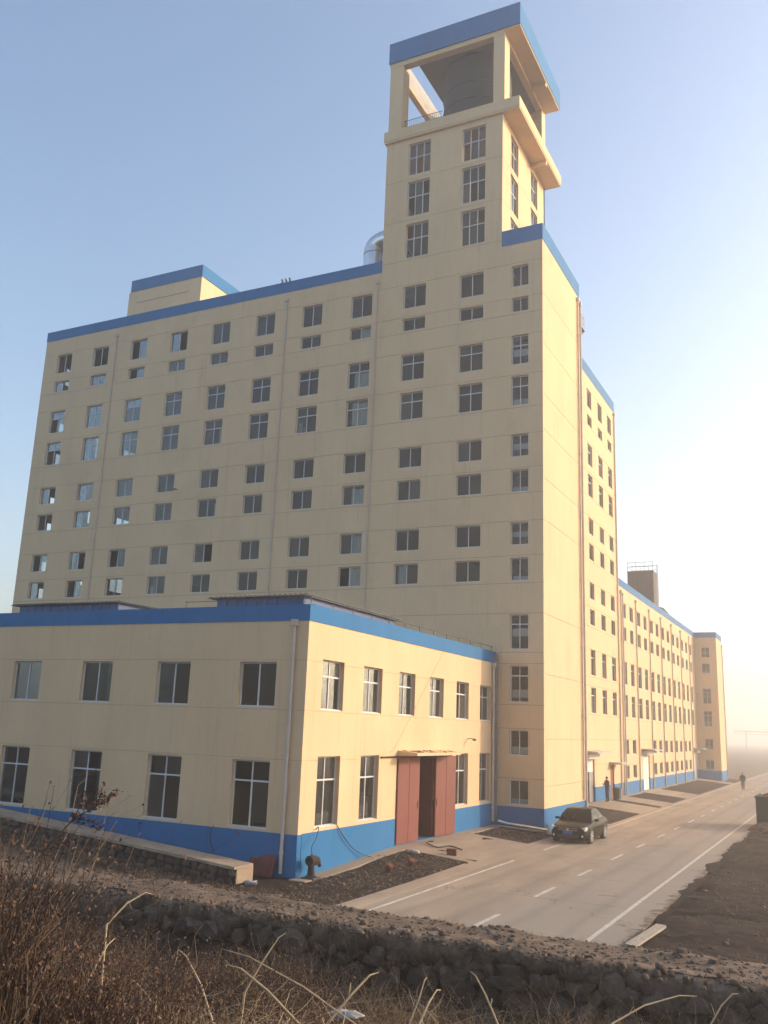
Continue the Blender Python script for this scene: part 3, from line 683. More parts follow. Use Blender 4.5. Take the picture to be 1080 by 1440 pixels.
MB().box(AX0+T+.01, -T-.01, T+.01, AY1-.02, 4.5, 4.75).build('floor_slab', 'interior', annex)
MB().box(AX0+T+.01, -T-.01, T+.01, AY1-.02, 0.05, 0.31).build('floor_slab', 'interior', annex)
MB().box(-9.2, -9.0, T+.02, AY1-.03, .32, 4.49).build('partition', 'interior', annex)
MB().box(-9.2, -9.0, T+.02, AY1-.03, 4.76, 8.09).build('partition', 'interior', annex)
for h in up_f: window(annex, 'front', 0, h, 1, 0, .12)
for h in lo_f: window(annex, 'front', 0, h, 1, .31, .12)
for k, h in enumerate(up_r): window(annex, 'right', 0, h, 1, .33, .17)
for k, h in enumerate(lo_r): window(annex, 'right', 0, h, 1, .34, .17)
# red door: fixed leaves and a leaf pushed inward
def leaf(y0, y1, loc_y, rz):
    w = y1-y0; o = MB().box(-.03, .03, 0, w, 0.02, 3.40).build('door_leaf', 'red_door', annex, loc=(0.035, loc_y, .335)); o.rotation_euler = (0, 0, rz)
    for j, (za, zb2) in enumerate(((.06, 1.15), (1.19, 2.28), (2.32, 3.36))):
        for k in range(2):
            MB().box(.0305, .042, w*k/2+.03, w*(k+1)/2-.03, za, zb2).build('door_panel', 'red_door', o)
    MB().box(.03, .07, w-.2 if rz >= 0 else .1, w-.16 if rz >= 0 else .14, 1.3, 1.6).build('handle', 'dark_metal', o)
leaf(7.42, 9.56, 7.42, 0.0); leaf(11.3, 13.38, 11.3, R(-3))
o = MB().box(-.055, .055, 0, 1.75, .02, 3.40).build('door_leaf', 'red_door', annex, loc=(-.06, 11.28, .335)); o.rotation_euler = (0, 0, R(86))
cn = MB().hexa([(.002, 7.47, 3.79), (.88, 7.47, 3.82), (.88, 12.2, 3.82), (.002, 12.9, 3.79), (.002, 7.47, 4.0), (.88, 7.47, 3.93), (.88, 12.2, 3.93), (.002, 12.9, 4.0)]).build('canopy', 'cream', annex)
mb = MB()
for k in range(40):
    y = random.uniform(7.6, 12.2); x = random.uniform(.08, .75); s_ = random.uniform(.03, .09); z = 4.0-.07*x/.88-.01
    mb.box(x, x+s_, y, y+s_*random.uniform(1, 3), z, z+s_*.5)
mb.build('canopy_debris', 'clod', cn)
downpipe(annex, 'front', 0, -.53, .1, 8.25, .06, .1, 2.0); downpipe(annex, 'right', 0, 18.6, .5, 8.2, .065, .1, 2.4)
MB().box(.02, .16, 18.9, 19.1, .3, 8.9).build('corner_duct', 'grey_metal', annex)
mb = MB(); mb.tube([(-.12, .2, 9.28), (-.12, 19.0, 9.28)], .018, 6); mb.tube([(-.12, .13, 9.22), (-5.6, .13, 9.22)], .012, 6)
for k in range(13): mb.tube([(-.12, .25+1.55*k, 9.0), (-.12, .25+1.55*k, 9.3)], .016, 5)
for k in range(4): mb.tube([(-.3-1.75*k, .13, 8.98), (-.3-1.75*k, .13, 9.26)], .012, 5)
mb.build('guardrail', 'dark_metal', annex)
def roof_shed(x0, x1, y0, y1, z1, label):
    t = thing('roof_shed', ((x0+x1)/2, (y0+y1)/2, 8.4), label, 'shed', 'blue sheds on the annex roof')
    hx, hy, h = (x1-x0)/2, (y1-y0)/2, z1-8.4
    n = int((x1-x0)/.25)
    for k in range(n): MB().box(-hx+2*hx*k/n+.006, -hx+2*hx*(k+1)/n-.006, -hy-(.02 if k % 2 else 0), -hy+.04, 0, h-.12).build('wall_sheet', 'shed_blue', t)
    mb = MB(); mb.box(-hx, -hx+.05, -hy+.05, hy, 0, h-.12); mb.box(hx-.05, hx, -hy+.05, hy, 0, h-.12); mb.box(-hx+.05, hx-.05, hy-.05, hy, 0, h-.12); mb.build('wall', 'shed_blue', t)
    mb = MB(); m = int((x1-x0+.6)/.12); xa = -hx-.3; wv = (2*hx+.6)/m
    for k in range(m):
        z = h-.1+(.045 if k % 2 else 0); mb.box(xa+wv*k, xa+wv*(k+1), -hy-.3, hy+.1, z, z+.03)
    mb.build('roof_sheet', 'shed_roof', t)
roof_shed(-7.05, -2.75, 4.0, 12.5, 10.02, 'right blue metal shed on the annex roof near its corner')
roof_shed(-18.7, -12.5, 4.0, 12.0, 10.0, 'left blue metal shed on the annex roof')
rl = thing('white_rack', (-11.4, 4.8, 8.4), 'low white slatted rack beside the left roof shed', 'rack')
for k in range(12): MB().box(-1.0+k*.2, -.88+k*.2, -.03, .03, 0, 1.25).build('slat', 'white_sheet', rl)
MB().box(-1.05, 1.4, .031, .07, 1.0, 1.08).build('rail', 'frame', rl)

# ------------------------------------------------------------------ long wing and end block
wing = thing('wing_building', (0, 0, 0), 'long four-storey cream wing with blue parapet receding into haze', 'building')
WY1 = 92.4; bays = [50.0+6.26*k for k in range(7)]
wc = [b+o_ for b in bays for o_ in (0.85, 3.85)][:13]
WR = [(14.76, 16.03, 0), (12.82, 14.0, 0), (9.15, 11.05, .3), (6.47, 8.3, .3), (3.45, 4.65, 0), (1.48, 2.57, 0)]
DOOR_C = (58.2, 61.2, .29, 3.3); DOOR_D = (89.0, 91.6, .29, 3.3)
hw2 = [(y, y+1.5, z0, z1) for y in wc for (z0, z1, _) in WR if not (z1 < 5 and (56.5 < y < 61.5 or y > 88))]
facade(wing, 'right', 0, YB+.002, WY1, -.4, 17.33, hw2+[DOOR_C, DOOR_D], [16.12, 12.7, 11.1, 6.3, 4.7, 2.65], 1.28, 17.95)
MB().box(-15, -T-.01, YB+.01, WY1, 16.9, 17.2).build('roof_slab', 'concrete', wing)
for z in (5.5, 11.8): MB().box(-15, -T-.01, YB+.01, WY1, z, z+.2).build('floor_slab', 'interior', wing)
MB().box(-15.2, -15, YB+.01, WY1+6, -.4, 17.9).build('rear_wall', 'cream', wing)
for (a, b, z0, z1) in hw2: window(wing, 'right', 0, (a, b, z0, z1), 1, .3 if z1-z0 > 1.6 else 0)
he = [(.8, 1.8, z0, z1) for (z0, z1, _) in SROWS[6:]]
facade(wing, 'front', WY1, 0.002, XS, -.4, 17.25, he, (), 1.28, 17.93, pu=(.002, XS+.025))
facade(wing, 'right', XS, WY1+T, 98.0, -.4, 17.25, [], (), 1.28, 17.93)
facade(wing, 'back', 98.0, -15, XS-T, -.4, 17.25, [], (), 1.28, 17.93)
MB().box(-14.9, XS-T-.01, WY1+T+.01, 98-T-.01, 16.8, 17.1).build('roof_slab', 'concrete', wing)
for j, h in enumerate(he): window(wing, 'front', WY1, h, 1, SROWS[6+j][2], blind=BL.get(6+j))
for k, b in enumerate(bays): downpipe(wing, 'right', 0, b+.08, .3, 16.75, .06, step=4)
downpipe(wing, 'right', 0, 50.75, .3, 16.6, .06, step=4); downpipe(wing, 'right', XS, 97.6, .3, 16.6, .06, step=4)
door_set(wing, DOOR_C, 'white_sheet', (58.21, 61.19), None, (57.6, 62.0, 3.78, 1.15), True)
door_set(wing, DOOR_D, 'white_sheet', (89.01, 91.59), None, (88.4, 92.2, 3.78, 1.15), True)
# cooling tower and dome on the wing roof
ct = thing('cooling_tower', (-3.4, 78.3, 17.2), 'grey boxy cooling tower with top railing on the wing roof', 'cooling tower')
MB().box(-1.45, 1.45, -1.3, 1.3, .6, 6.1).build('casing', 'tank_dark', ct)
for k in range(6): MB().box(-1.38+k*.47, -1.0+k*.47, -1.35, -1.302, .9, 5.8).build('louvre', 'louvre_grey', ct)
for sx in (-1.3, 1.3):
    for sy in (-1.1, 1.1): MB().box(sx-.12, sx+.12, sy-.12, sy+.12, 0, .598).build('leg', 'dark_metal', ct)
mb = MB()
for z in (6.6, 7.1): mb.tube([(-1.4, -1.25, z), (1.4, -1.25, z), (1.4, 1.25, z), (-1.4, 1.25, z), (-1.4, -1.25, z)], .03, 6)
for sx in np.linspace(-1.4, 1.4, 4):
    for sy in (-1.25, 1.25): mb.tube([(sx, sy, 6.1), (sx, sy, 7.1)], .03, 6)
mb.build('railing', 'grey_metal', ct)
mb = MB(); mb.tube([(1.7, -.3, .1), (1.7, -.3, 7.0)], .045, 6); mb.tube([(1.7, .25, .1), (1.7, .25, 7.0)], .045, 6)
for k in range(16): mb.tube([(1.7, -.3, .5+k*.4), (1.7, .25, .5+k*.4)], .025, 5)
mb.build('ladder', 'silver', ct)
dm = thing('fan_cowl', (-3.4, 86.0, 17.2), 'dark domed fan cowl beside the cooling tower', 'vent')
o = MB().loft([[(r_*math.cos(2*math.pi*k/24), r_*math.sin(2*math.pi*k/24), z) for k in range(24)] for r_, z in ((1.7, 0), (1.7, 1.6), (1.5, 2.4), (1.0, 3.0), (.3, 3.25))]).build('dome', 'tank_dark', dm); autosmooth(o.data)
MB().tube([(0, 0, 3.25), (0, 0, 3.4)], .12, 8).build('cap', 'dark_metal', dm)

# ------------------------------------------------------------------ haze
HB = 1450.0
hz = MB().box(-HB, HB, -950, HB, -2.0, 50.6)
hm_ = bpy.data.materials.new('haze'); hm_.use_nodes = True; nt = hm_.node_tree; nt.nodes.remove(nt.nodes['Principled BSDF'])
pv = N(nt, 'ShaderNodeVolumePrincipled'); pv.inputs['Density'].default_value = HAZE_DENSITY; pv.inputs['Color'].default_value = (0.96, 0.925, 0.88, 1); pv.inputs['Anisotropy'].default_value = HAZE_G
nt.links.new(pv.outputs[0], nt.nodes['Material Output'].inputs['Volume']); MATS['haze'] = hm_
tag(hz.build('haze', 'haze'), 'thin warm morning haze over the whole site', None, None, 'stuff')

# ------------------------------------------------------------------ rubble walls
def rock_mesh(seed, flat=1.0):
    r = random.Random(seed); bm = bmesh.new(); bmesh.ops.create_icosphere(bm, subdivisions=2, radius=1.0)
    ks = [(Vector((r.uniform(-1, 1), r.uniform(-1, 1), r.uniform(-1, 1))).normalized(), r.uniform(.45, .9)) for _ in range(8)]
    for v in bm.verts:
        for n, d in ks:
            e = v.co.dot(n)-d
            if e > 0: v.co -= n*e*.9
        v.co *= 1+r.uniform(-.04, .04)
    me = bpy.data.meshes.new('stone'); bm.to_mesh(me); bm.free(); me.materials.append(MATS['stone']); return me
ROCKS = [rock_mesh(i) for i in range(16)]
w1 = thing('rubble_wall', (8.0, WALL_Y, -0.6), 'long dark rubble stone wall crossing the foreground', 'wall')
def wall_core(parent, xs, yf, yb, zt, zbm, name, material, rough=.05, ox=0, oy=0, oz=0):
    mb = MB(); rows = []
    for i, x in enumerate(xs):
        j = lambda: random.uniform(-rough, rough)
        rows.append([(x-ox, yf-oy+j(), zbm(x)-oz), (x-ox, yf-oy+j(), (zbm(x)+zt(x))/2-oz), (x-ox, yf-oy+j()*.6, zt(x)-oz+j()*.5), (x-ox, yb-oy, zt(x)-oz+j()*.4), (x-ox, yb-oy, zbm(x)-oz)])
    mb.loft(rows); return mb.build(name, material, parent)
wall_core(w1, np.linspace(-16, 24, 160), WALL_Y+.08, WALL_Y+.9, lambda x: .80, lambda x: -1.0, 'mortar_core', 'mortar', .05, 8, WALL_Y, -.6)
nu = 1000; lu = np.linspace(-14, 22, nu); prof = [(.55, .90), (.38, .955), (.22, .965), (.08, .93), (-.02, .84), (-.07, .70), (-.03, .54)]
LV = np.zeros((nu, len(prof), 3)); drip = vnoise(lu, lu*0, .9, 21)*.7+vnoise(lu, lu*0+3, .31, 22)*.5
for k, (py, pz) in enumerate(prof):
    nz = vnoise(lu, lu*0+k*.57, .35, 23)*.22+vnoise(lu, lu*0+k*.9, .12, 24)*.16+rng.uniform(-.025, .025, nu)
    LV[:, k, 0] = lu-8+rng.uniform(-.015, .015, nu); LV[:, k, 1] = py+nz*(1 if k > 1 else .3)+(drip*.18 if k > 2 else 0); LV[:, k, 2] = pz+.6+nz*.4+(drip*.48*(k-2)/3 if k > 2 else 0)
ii_ = (np.arange(nu-1)[:, None]*len(prof)+np.arange(len(prof)-1)[None]).ravel(); LF = np.stack([ii_, ii_+len(prof), ii_+len(prof)+1, ii_+1], -1)
lm_ = np_mesh('earth_lip', LV.reshape(-1, 3), LF, ['soil']); a_ = lm_.attributes.new('tan', 'FLOAT', 'POINT')
a_.data.foreach_set('value', np.tile(np.array([.85, .85, .85, .8, .6, .35, .1], np.float32), nu)); link('earth_lip', lm_, w1)
n = 0; zrow = -.60
while zrow < .62 and n < 250:
    hh = random.uniform(.28, .46); x = -5.0+random.uniform(0, .5)
    while x < 18.5:
        wd = random.choice((random.uniform(.22, .4), random.uniform(.4, .7), random.uniform(.55, .95))); h2 = min(.62, hh*random.uniform(.75, 1.35)*(1.15 if wd > .6 else 1))
        o = link('stone', ROCKS[random.randrange(16)], w1, (x+wd/2-8, .02+random.uniform(-.10, .08), min(zrow+h2/2+random.uniform(-.09, .09), .56)+.6))
        o.scale = (wd*.58, random.uniform(.13, .24), h2*.58); o.rotation_euler = (random.uniform(-.3, .3), random.uniform(-.7, .7), random.uniform(-.25, .25)); n += 1
        x += wd*random.uniform(.9, 1.12)
    zrow += hh*.98
w2 = thing('retaining_wall', (-.9, -1.7, 0), 'low stone retaining wall with pale cement top by the annex front', 'wall')
zt2 = lambda x: .5+.076*(-.9-x)
zg2 = lambda x: .074*max(0, -.9-x)-.4
wall_core(w2, np.linspace(-17, -.92, 60), -2.06, -1.2, lambda x: zt2(x)-.10, zg2, 'mortar_core', 'mortar', .03, -.9, -1.7, 0)
wall_core(w2, np.linspace(-17, -.9, 60), -2.18, -1.15, lambda x: zt2(x)+.0, lambda x: zt2(x)-.09, 'cement_top', 'cap', .018, -.9, -1.7, 0)
mb = MB(); mb.box(.003, .05, -.40, .5, -.05, .42); mb.build('end_face', 'cap', w2)
for row in range(2):
    x = -16.5
    while x < -1.15:
        wd = random.uniform(.24, .44)
        o = link('stone', ROCKS[n % 12], w2, (x+wd/2+.9, -.40+random.uniform(-.03, .03), zt2(x+wd/2)-.22-row*.24+random.uniform(-.03, .03)))
        o.scale = (wd*.55, .12, .145); o.rotation_euler = (0, random.uniform(-.3, .3), 0); n += 1; x += wd*1.03

# ------------------------------------------------------------------ car
car = thing('parked_car', (4.58, 18.62, 0), 'dark dusty sedan parked by the stair tower facing the camera', 'car')
def section(y, w, z0, z1, tuck=.10, crown=.03):
    return [(-w+.06, y, z0), (-w+.015, y, z0+.12), (-w, y, (z0+z1)/2-.02), (-w+.025, y, z1-.14), (-w+tuck, y, z1-.02), (-w*.45, y, z1+crown*.7), (0, y, z1+crown), (w*.45, y, z1+crown*.7), (w-tuck, y, z1-.02), (w-.025, y, z1-.14), (w, y, (z0+z1)/2-.02), (w-.015, y, z0+.12), (w-.06, y, z0)]
st = [(-2.26, .60, .30, .60), (-2.20, .74, .22, .70), (-2.02, .84, .19, .76), (-1.6, .875, .18, .84), (-1.0, .885, .18, .92), (-.5, .89, .18, .95), (.3, .89, .18, .97), (1.2, .89, .19, .99), (1.7, .875, .2, 1.0), (2.08, .83, .24, .98), (2.22, .74, .34, .92), (2.27, .66, .42, .82)]
o = MB().loft([section(*s_) for s_ in st]).build('body', 'car_paint', car); autosmooth(o.data)
def gh(y, w, z): return [(-w, y, z), (w, y, z)]
gb = [(-1.02, .74, .93), (-.95, .76, .95), (1.72, .72, 1.0)]
cab = MB()
ringb = [(-.78, -.98, .93), (-.8, .3, .955), (-.76, 1.5, .985), (-.66, 1.82, 1.0), (.66, 1.82, 1.0), (.76, 1.5, .985), (.8, .3, .955), (.78, -.98, .93), (.35, -1.1, .945), (-.35, -1.1, .945)]
ringm = [(-.71, -.62, 1.18), (-.72, .3, 1.24), (-.68, 1.22, 1.22), (-.60, 1.5, 1.17), (.60, 1.5, 1.17), (.68, 1.22, 1.22), (.72, .3, 1.24), (.71, -.62, 1.18), (.33, -.74, 1.19), (-.33, -.74, 1.19)]
ringt = [(-.60, -.26, 1.40), (-.60, .3, 1.44), (-.57, .9, 1.41), (-.52, 1.12, 1.37), (.52, 1.12, 1.37), (.57, .9, 1.41), (.60, .3, 1.44), (.60, -.26, 1.40), (.30, -.36, 1.42), (-.30, -.36, 1.42)]
ringr = [(-.40, .0, 1.455), (-.40, .3, 1.475), (-.38, .7, 1.46), (-.34, .85, 1.44), (.34, .85, 1.44), (.38, .7, 1.46), (.40, .3, 1.475), (.40, .0, 1.455), (.2, -.1, 1.46), (-.2, -.1, 1.46)]
o = cab.loft([ringb, ringm, ringt, ringr]).build('cabin', 'car_paint', car); autosmooth(o.data)
def pane_part(name, pts, off):
    n_ = (Vector(pts[1])-Vector(pts[0])).cross(Vector(pts[2])-Vector(pts[0])).normalized()*off; c = sum((Vector(p) for p in pts), Vector())/len(pts)
    q = [c+(Vector(p)-c)*.93 for p in pts]; mb = MB(); a = [p+n_ for p in q]; b = [p-n_ for p in q]
    mb.loft([b, a]); return mb.build(name, 'car_glass', car)
pane_part('windshield', [(-.73, -.96, .965), (0, -1.10, .965), (.73, -.96, .965), (.60, -.30, 1.39), (0, -.40, 1.41), (-.60, -.30, 1.39)], .022)
pane_part('rear_window', [(-.62, 1.80, 1.02), (.62, 1.80, 1.02), (.52, 1.16, 1.35), (-.52, 1.16, 1.35)], .02)
for s_ in (-1, 1):
    pane_part('side_window', [(s_*.785, -.80, .975), (s_*.80, .28, .985), (s_*.61, .28, 1.41), (s_*.61, -.24, 1.375)], .014)
    pane_part('side_window', [(s_*.80, .36, .985), (s_*.765, 1.45, 1.0), (s_*.58, .88, 1.38), (s_*.61, .36, 1.41)], .014)
    m_ = MB().loft([[(s_*(.86+.02*k), -.62+dy, .98+dz) for dy, dz in ((-.06, -.05), (.06, -.05), (.07, .05), (-.05, .06))] for k in (0, 4, 9)]).build('mirror', 'car_paint', car)
    h_ = MB().hexa([(s_*.44, -2.225, .57), (s_*.79, -2.13, .58), (s_*.83, -1.95, .62), (s_*.44, -2.1, .6), (s_*.46, -2.20, .69), (s_*.79, -2.10, .73), (s_*.83, -1.92, .76), (s_*.46, -2.1, .72)]).build('headlight', 'lamp_glass', car)
    MB().tube([(s_*.66, -2.235, .36), (s_*.66, -2.18, .36)], .055, 12).build('fog_lamp', 'lamp_glass', car)
    MB().box(*sorted((s_*.872, s_*.905)), -.3, -.12, .86, .885).build('door_handle', 'chrome', car)
    MB().box(*sorted((s_*.60, s_*.80)), 2.14, 2.24, .7, .84).build('tail_light', 'red_panel', car)
    for wy in (-1.36, 1.30):
        MB().tube([(s_*.70, wy, .325), (s_*.892, wy, .325)], .37, 28).build('wheel_arch', 'black_plastic', car)
        w_ = MB(); w_.loft([[(s_*xx, wy+r_*math.cos(2*math.pi*k/28), .32+r_*math.sin(2*math.pi*k/28)) for k in range(28)] for xx, r_ in ((.68, .29), (.70, .318), (.87, .318), (.897, .29))]); w_ = w_.build('wheel', 'tyre', car)
        rm = MB(); rm.tube([(s_*.893, wy, .32), (s_*.902, wy, .32)], .055, 10)
        for k in range(5):
            q = 2*math.pi*k/5; d_ = Vector((0, math.cos(q), math.sin(q))); e_ = Vector((0, -math.sin(q), math.cos(q)))*.035; c_ = Vector((s_*.899, wy, .32))
            rm.hexa([c_+d_*.04-e_, c_+d_*.04+e_, c_+d_*.215+e_*1.3, c_+d_*.215-e_*1.3]+[p+Vector((s_*.012, 0, 0)) for p in (c_+d_*.04-e_, c_+d_*.04+e_, c_+d_*.215+e_*1.3, c_+d_*.215-e_*1.3)])
        rm.loft([[(s_*xx, wy+r_*math.cos(2*math.pi*k/28), .32+r_*math.sin(2*math.pi*k/28)) for k in range(28)] for xx, r_ in ((.895, .235), (.912, .235), (.912, .205), (.895, .205), (.895, .235))], cap=False)
        rm.build('rim', 'rim', w_)
MB().hexa([(-.44, -2.262, .57), (.44, -2.262, .57), (.44, -2.14, .57), (-.44, -2.14, .57), (-.45, -2.245, .685), (.45, -2.245, .685), (.45, -2.12, .685), (-.45, -2.12, .685)]).build('grille', 'black_plastic', car)
for z in (.585, .675): MB().box(-.45, .45, -2.272, -2.25, z, z+.014).build('grille_bar', 'chrome', car)
mb = MB(); mb.loft([[(r_*math.cos(2*math.pi*k/24), yy, .635+r_*math.sin(2*math.pi*k/24)) for k in range(24)] for yy, r_ in ((-2.262, .066), (-2.282, .066), (-2.282, .055), (-2.262, .055), (-2.262, .066))], cap=False)
for (xa, za, xb, zb3) in ((-.028, .68, 0, .64), (.028, .68, 0, .64), (-.045, .66, -.022, .592), (-.022, .592, 0, .63), (0, .63, .022, .592), (.022, .592, .045, .66)): mb.tube([(xa, -2.276, za), (xb, -2.276, zb3)], .006, 5)
mb.build('emblem', 'chrome', car)
MB().box(-.22, .22, -2.295, -2.255, .42, .56).build('number_plate', 'plate_blue', car)
MB().box(-.5, .5, -2.275, -2.2, .26, .40).build('lower_intake', 'black_plastic', car)
for s_ in (-.3, .3): MB().tube([(s_-.3, -1.09, .972), (s_+.25, -1.0, 1.02)], .009, 5).build('wiper', 'black_plastic', car)

# ------------------------------------------------------------------ people
def person(loc, rz, label, pose, sc=1.0):
    J = {'pelvis': (0, 0, .95, .15, .11), 'spine': (0, .01, 1.15, .14, .105), 'chest': (0, 0, 1.36, .165, .12), 'neck': (0, -.005, 1.49, .058, .058), 'hd0': (0, -.02, 1.56, .07, .075), 'hd1': (0, -.025, 1.635, .078, .092), 'hd2': (0, -.015, 1.70, .055, .065), 'nose': (0, -.115, 1.615, .012, .014)}
    E = [('pelvis', 'spine'), ('spine', 'chest'), ('chest', 'neck'), ('neck', 'hd0'), ('hd0', 'hd1'), ('hd1', 'hd2'), ('hd1', 'nose')]
    for s_, nm in ((-1, 'r'), (1, 'l')):
        el, wr, kn, an = pose[nm]
        J['sh'+nm] = (s_*.175, 0, 1.415, .068, .068); J['el'+nm] = (*el, .047, .047); J['wr'+nm] = (*wr, .032, .03)
        d = (Vector(wr)-Vector(el)).normalized(); side = d.cross(Vector((1, 0, 0))).normalized()
        pm = Vector(wr)+d*.07; J['pm'+nm] = (*pm, .036, .02)
        E += [('chest', 'sh'+nm), ('sh'+nm, 'el'+nm), ('el'+nm, 'wr'+nm), ('wr'+nm, 'pm'+nm)]
        for k, ln in enumerate((.062, .075, .07, .055)):
            b = pm+side*(k-1.5)*.02+d*.02; t = b+d*ln+Vector((-s_*.02, -.01, 0)); J[f'f{nm}{k}'] = (*t, .008, .008); E.append(('pm'+nm, f'f{nm}{k}'))
        t = Vector(wr)+d*.05+side*-.055; J['th'+nm] = (*t, .010, .010); E.append(('wr'+nm, 'th'+nm))
        J['hp'+nm] = (s_*.09, 0, .87, .095, .10); J['kn'+nm] = (*kn, .062, .066); J['an'+nm] = (*an, .045, .05); J['to'+nm] = (an[0]+s_*.02, an[1]-.17, an[2]-.05, .042, .032)
        E += [('pelvis', 'hp'+nm), ('hp'+nm, 'kn'+nm), ('kn'+nm, 'an'+nm), ('an'+nm, 'to'+nm)]
    names = list(J); me = bpy.data.meshes.new('person'); me.from_pydata([J[k][:3] for k in names], [(names.index(a), names.index(b)) for a, b in E], [])
    tmp = bpy.data.objects.new('tmp', me); COL.objects.link(tmp)
    tmp.modifiers.new('skin', 'SKIN'); ss = tmp.modifiers.new('sub', 'SUBSURF'); ss.levels = 2; ss.render_levels = 2
    if not me.skin_vertices: bpy.context.view_layer.objects.active = tmp; bpy.ops.mesh.customdata_skin_add()
    for i, k in enumerate(names):
        sv = me.skin_vertices[0].data[i]; q_ = 1.22 if k[0] not in 'fthn' else 1.05; sv.radius = (J[k][3]*q_, J[k][4]*q_); sv.use_root = (k == 'pelvis')
    dg = bpy.context.evaluated_depsgraph_get(); dg.update(); bme = bpy.data.meshes.new_from_object(tmp.evaluated_get(dg)); bpy.data.objects.remove(tmp)
    bme.materials.clear()
    for m_ in ('cloth_dark', 'cloth_trouser', 'skin', 'black_plastic'): bme.materials.append(MATS[m_])
    wrs = [Vector(pose[n_][1]) for n_ in 'rl']; els = [Vector(pose[n_][0]) for n_ in 'rl']
    for p in bme.polygons:
        c = p.center; hand = any((c-(w_+(w_-e_).normalized()*.09)).length < .095 for w_, e_ in zip(wrs, els))
        p.material_index = 2 if (c.z > 1.485 or hand) else 0 if (c.z > .86 or abs(c.x) > .2) else 3 if c.z < .09 else 1
        p.use_smooth = True
    o = tag(link('person', bme, None, loc, rz), label, 'person'); o.scale = (sc,)*3
    hair = MB().loft([[(r_*.9*math.cos(2*math.pi*k/14), -.005+r_*1.12*math.sin(2*math.pi*k/14), z) for k in range(14)] for r_, z in ((.082, 1.62), (.093, 1.66), (.085, 1.70), (.055, 1.74), (.015, 1.752))]).build('hair', 'hair', o, smooth=True)
    MB().loft([[(r_*math.cos(2*math.pi*k/14), -.008+r_*math.sin(2*math.pi*k/14), z) for k in range(14)] for r_, z in ((.075, 1.455), (.078, 1.50), (.07, 1.505))]).build('collar', 'cloth_dark', o)
    return o
person((0.75, 40.9, .31), R(-40), 'person in dark clothes standing by the open doorway with bent arms',
       {'r': ((-.24, -.03, 1.14), (-.10, -.24, 1.18), (-.10, 0.02, .48), (-.11, .05, .085)), 'l': ((.24, -.03, 1.14), (.08, -.25, 1.22), (.11, -.02, .48), (.12, .03, .085))})
person((6.5, 76.0, .0), R(12), 'person in dark coat walking on the far road',
       {'r': ((-.25, .05, 1.14), (-.24, -.08, .90), (-.09, -.10, .49), (-.09, -.06, .085)), 'l': ((.25, .0, 1.14), (.24, .12, .91), (.09, .02, .48), (.09, .20, .11))}, 1.0)

# ------------------------------------------------------------------ yard objects
sk = thing('steel_container', (12.95, 33.6, 0), 'dark green steel container heaped with earth at the right road edge', 'container')
mb = MB(); mb.hexa([(-1.45, -1.5, .12), (1.6, -1.5, .12), (1.6, 1.9, .12), (-1.45, 1.9, .12), (-1.5, -1.55, 1.75), (1.6, -1.55, 1.75), (1.6, 1.95, 1.75), (-1.5, 1.95, 1.75)]); mb.build('body', 'container_green', sk)
for k in range(5): MB().box(-1.40+k*.7, -1.30+k*.7, -1.60, -1.56, .14, 1.7).build('rib', 'container_green', sk)
for k in range(4): MB().box(-1.58, -1.51, -1.2+k*.9, -1.1+k*.9, .14, 1.7).build('rib', 'container_green', sk)
MB().box(-1.56, 1.65, -1.63, -1.561, 1.7, 1.8).build('rim_bar', 'container_green', sk); MB().box(-1.60, -1.51, -1.56, 2.0, 1.7, 1.8).build('rim_bar', 'container_green', sk)
for yy in (-1.2, 1.5): MB().box(-1.4, 1.5, yy, yy+.2, 0, .12).build('skid', 'dark_metal', sk)
def heap(nm, loc, rx, ry, h, material, label, cat, parent=None, seed=0):
    mb = MB(); r = random.Random(seed); rows = []
    for k, (f_, z) in enumerate(((1, -.08), (.92, .12), (.7, .5), (.42, .82), (.12, 1.0))):
        rows.append([(rx*f_*math.cos(2*math.pi*i/18)*r.uniform(.85, 1.12), ry*f_*math.sin(2*math.pi*i/18)*r.uniform(.85, 1.12), h*z*r.uniform(.85, 1.1)) for i in range(18)])
    mb.loft(rows); o = mb.build(nm, material, parent, loc=loc); 
    if not parent: tag(o, label, cat)
    return o
heap('load', (0.05, .2, 1.75), 1.35, 1.55, .55, 'clod', None, None, sk, 3)
heap('soil_heap', (11.95, 30.6, .0), .9, 1.1, .5, 'clod', 'small heap of dark earth in front of the green container', 'heap', None, 5)
pk = MB().box(-.13, .13, -1.3, 1.3, 0, .06).build('plank', 'wood'); pk.location = (11.62, -2.1, .05); pk.rotation_euler = (R(1.5), R(3), R(-6)); tag(pk, 'weathered pale plank lying at the right road edge', 'plank')
# red sheets leaning beside the annex downpipe
pls = ((-1.66, .56, 'leftmost of the leaning red steel sheets by the downpipe'), (-1.30, .64, 'middle of the leaning red steel sheets by the downpipe'), (-.98, .72, 'rightmost of the leaning red steel sheets by the downpipe'))
for k, (x, h, lb) in enumerate(pls):
    t = thing('steel_sheet', (x, -.40-.04*k, .0), lb, 'metal sheet', 'red sheets leaning on the annex', R(3-4*k)); t.rotation_euler = (R(-20), 0, R(2-2*k))
    MB().box(0, .36, -.01, .01, 0, h).build('sheet', 'red_panel', t); mb = MB()
    for q in (.08, .18, .28): mb.box(q, q+.03, -.03, -.011, .02, h-.02)
    mb.build('rib', 'red_panel', t)
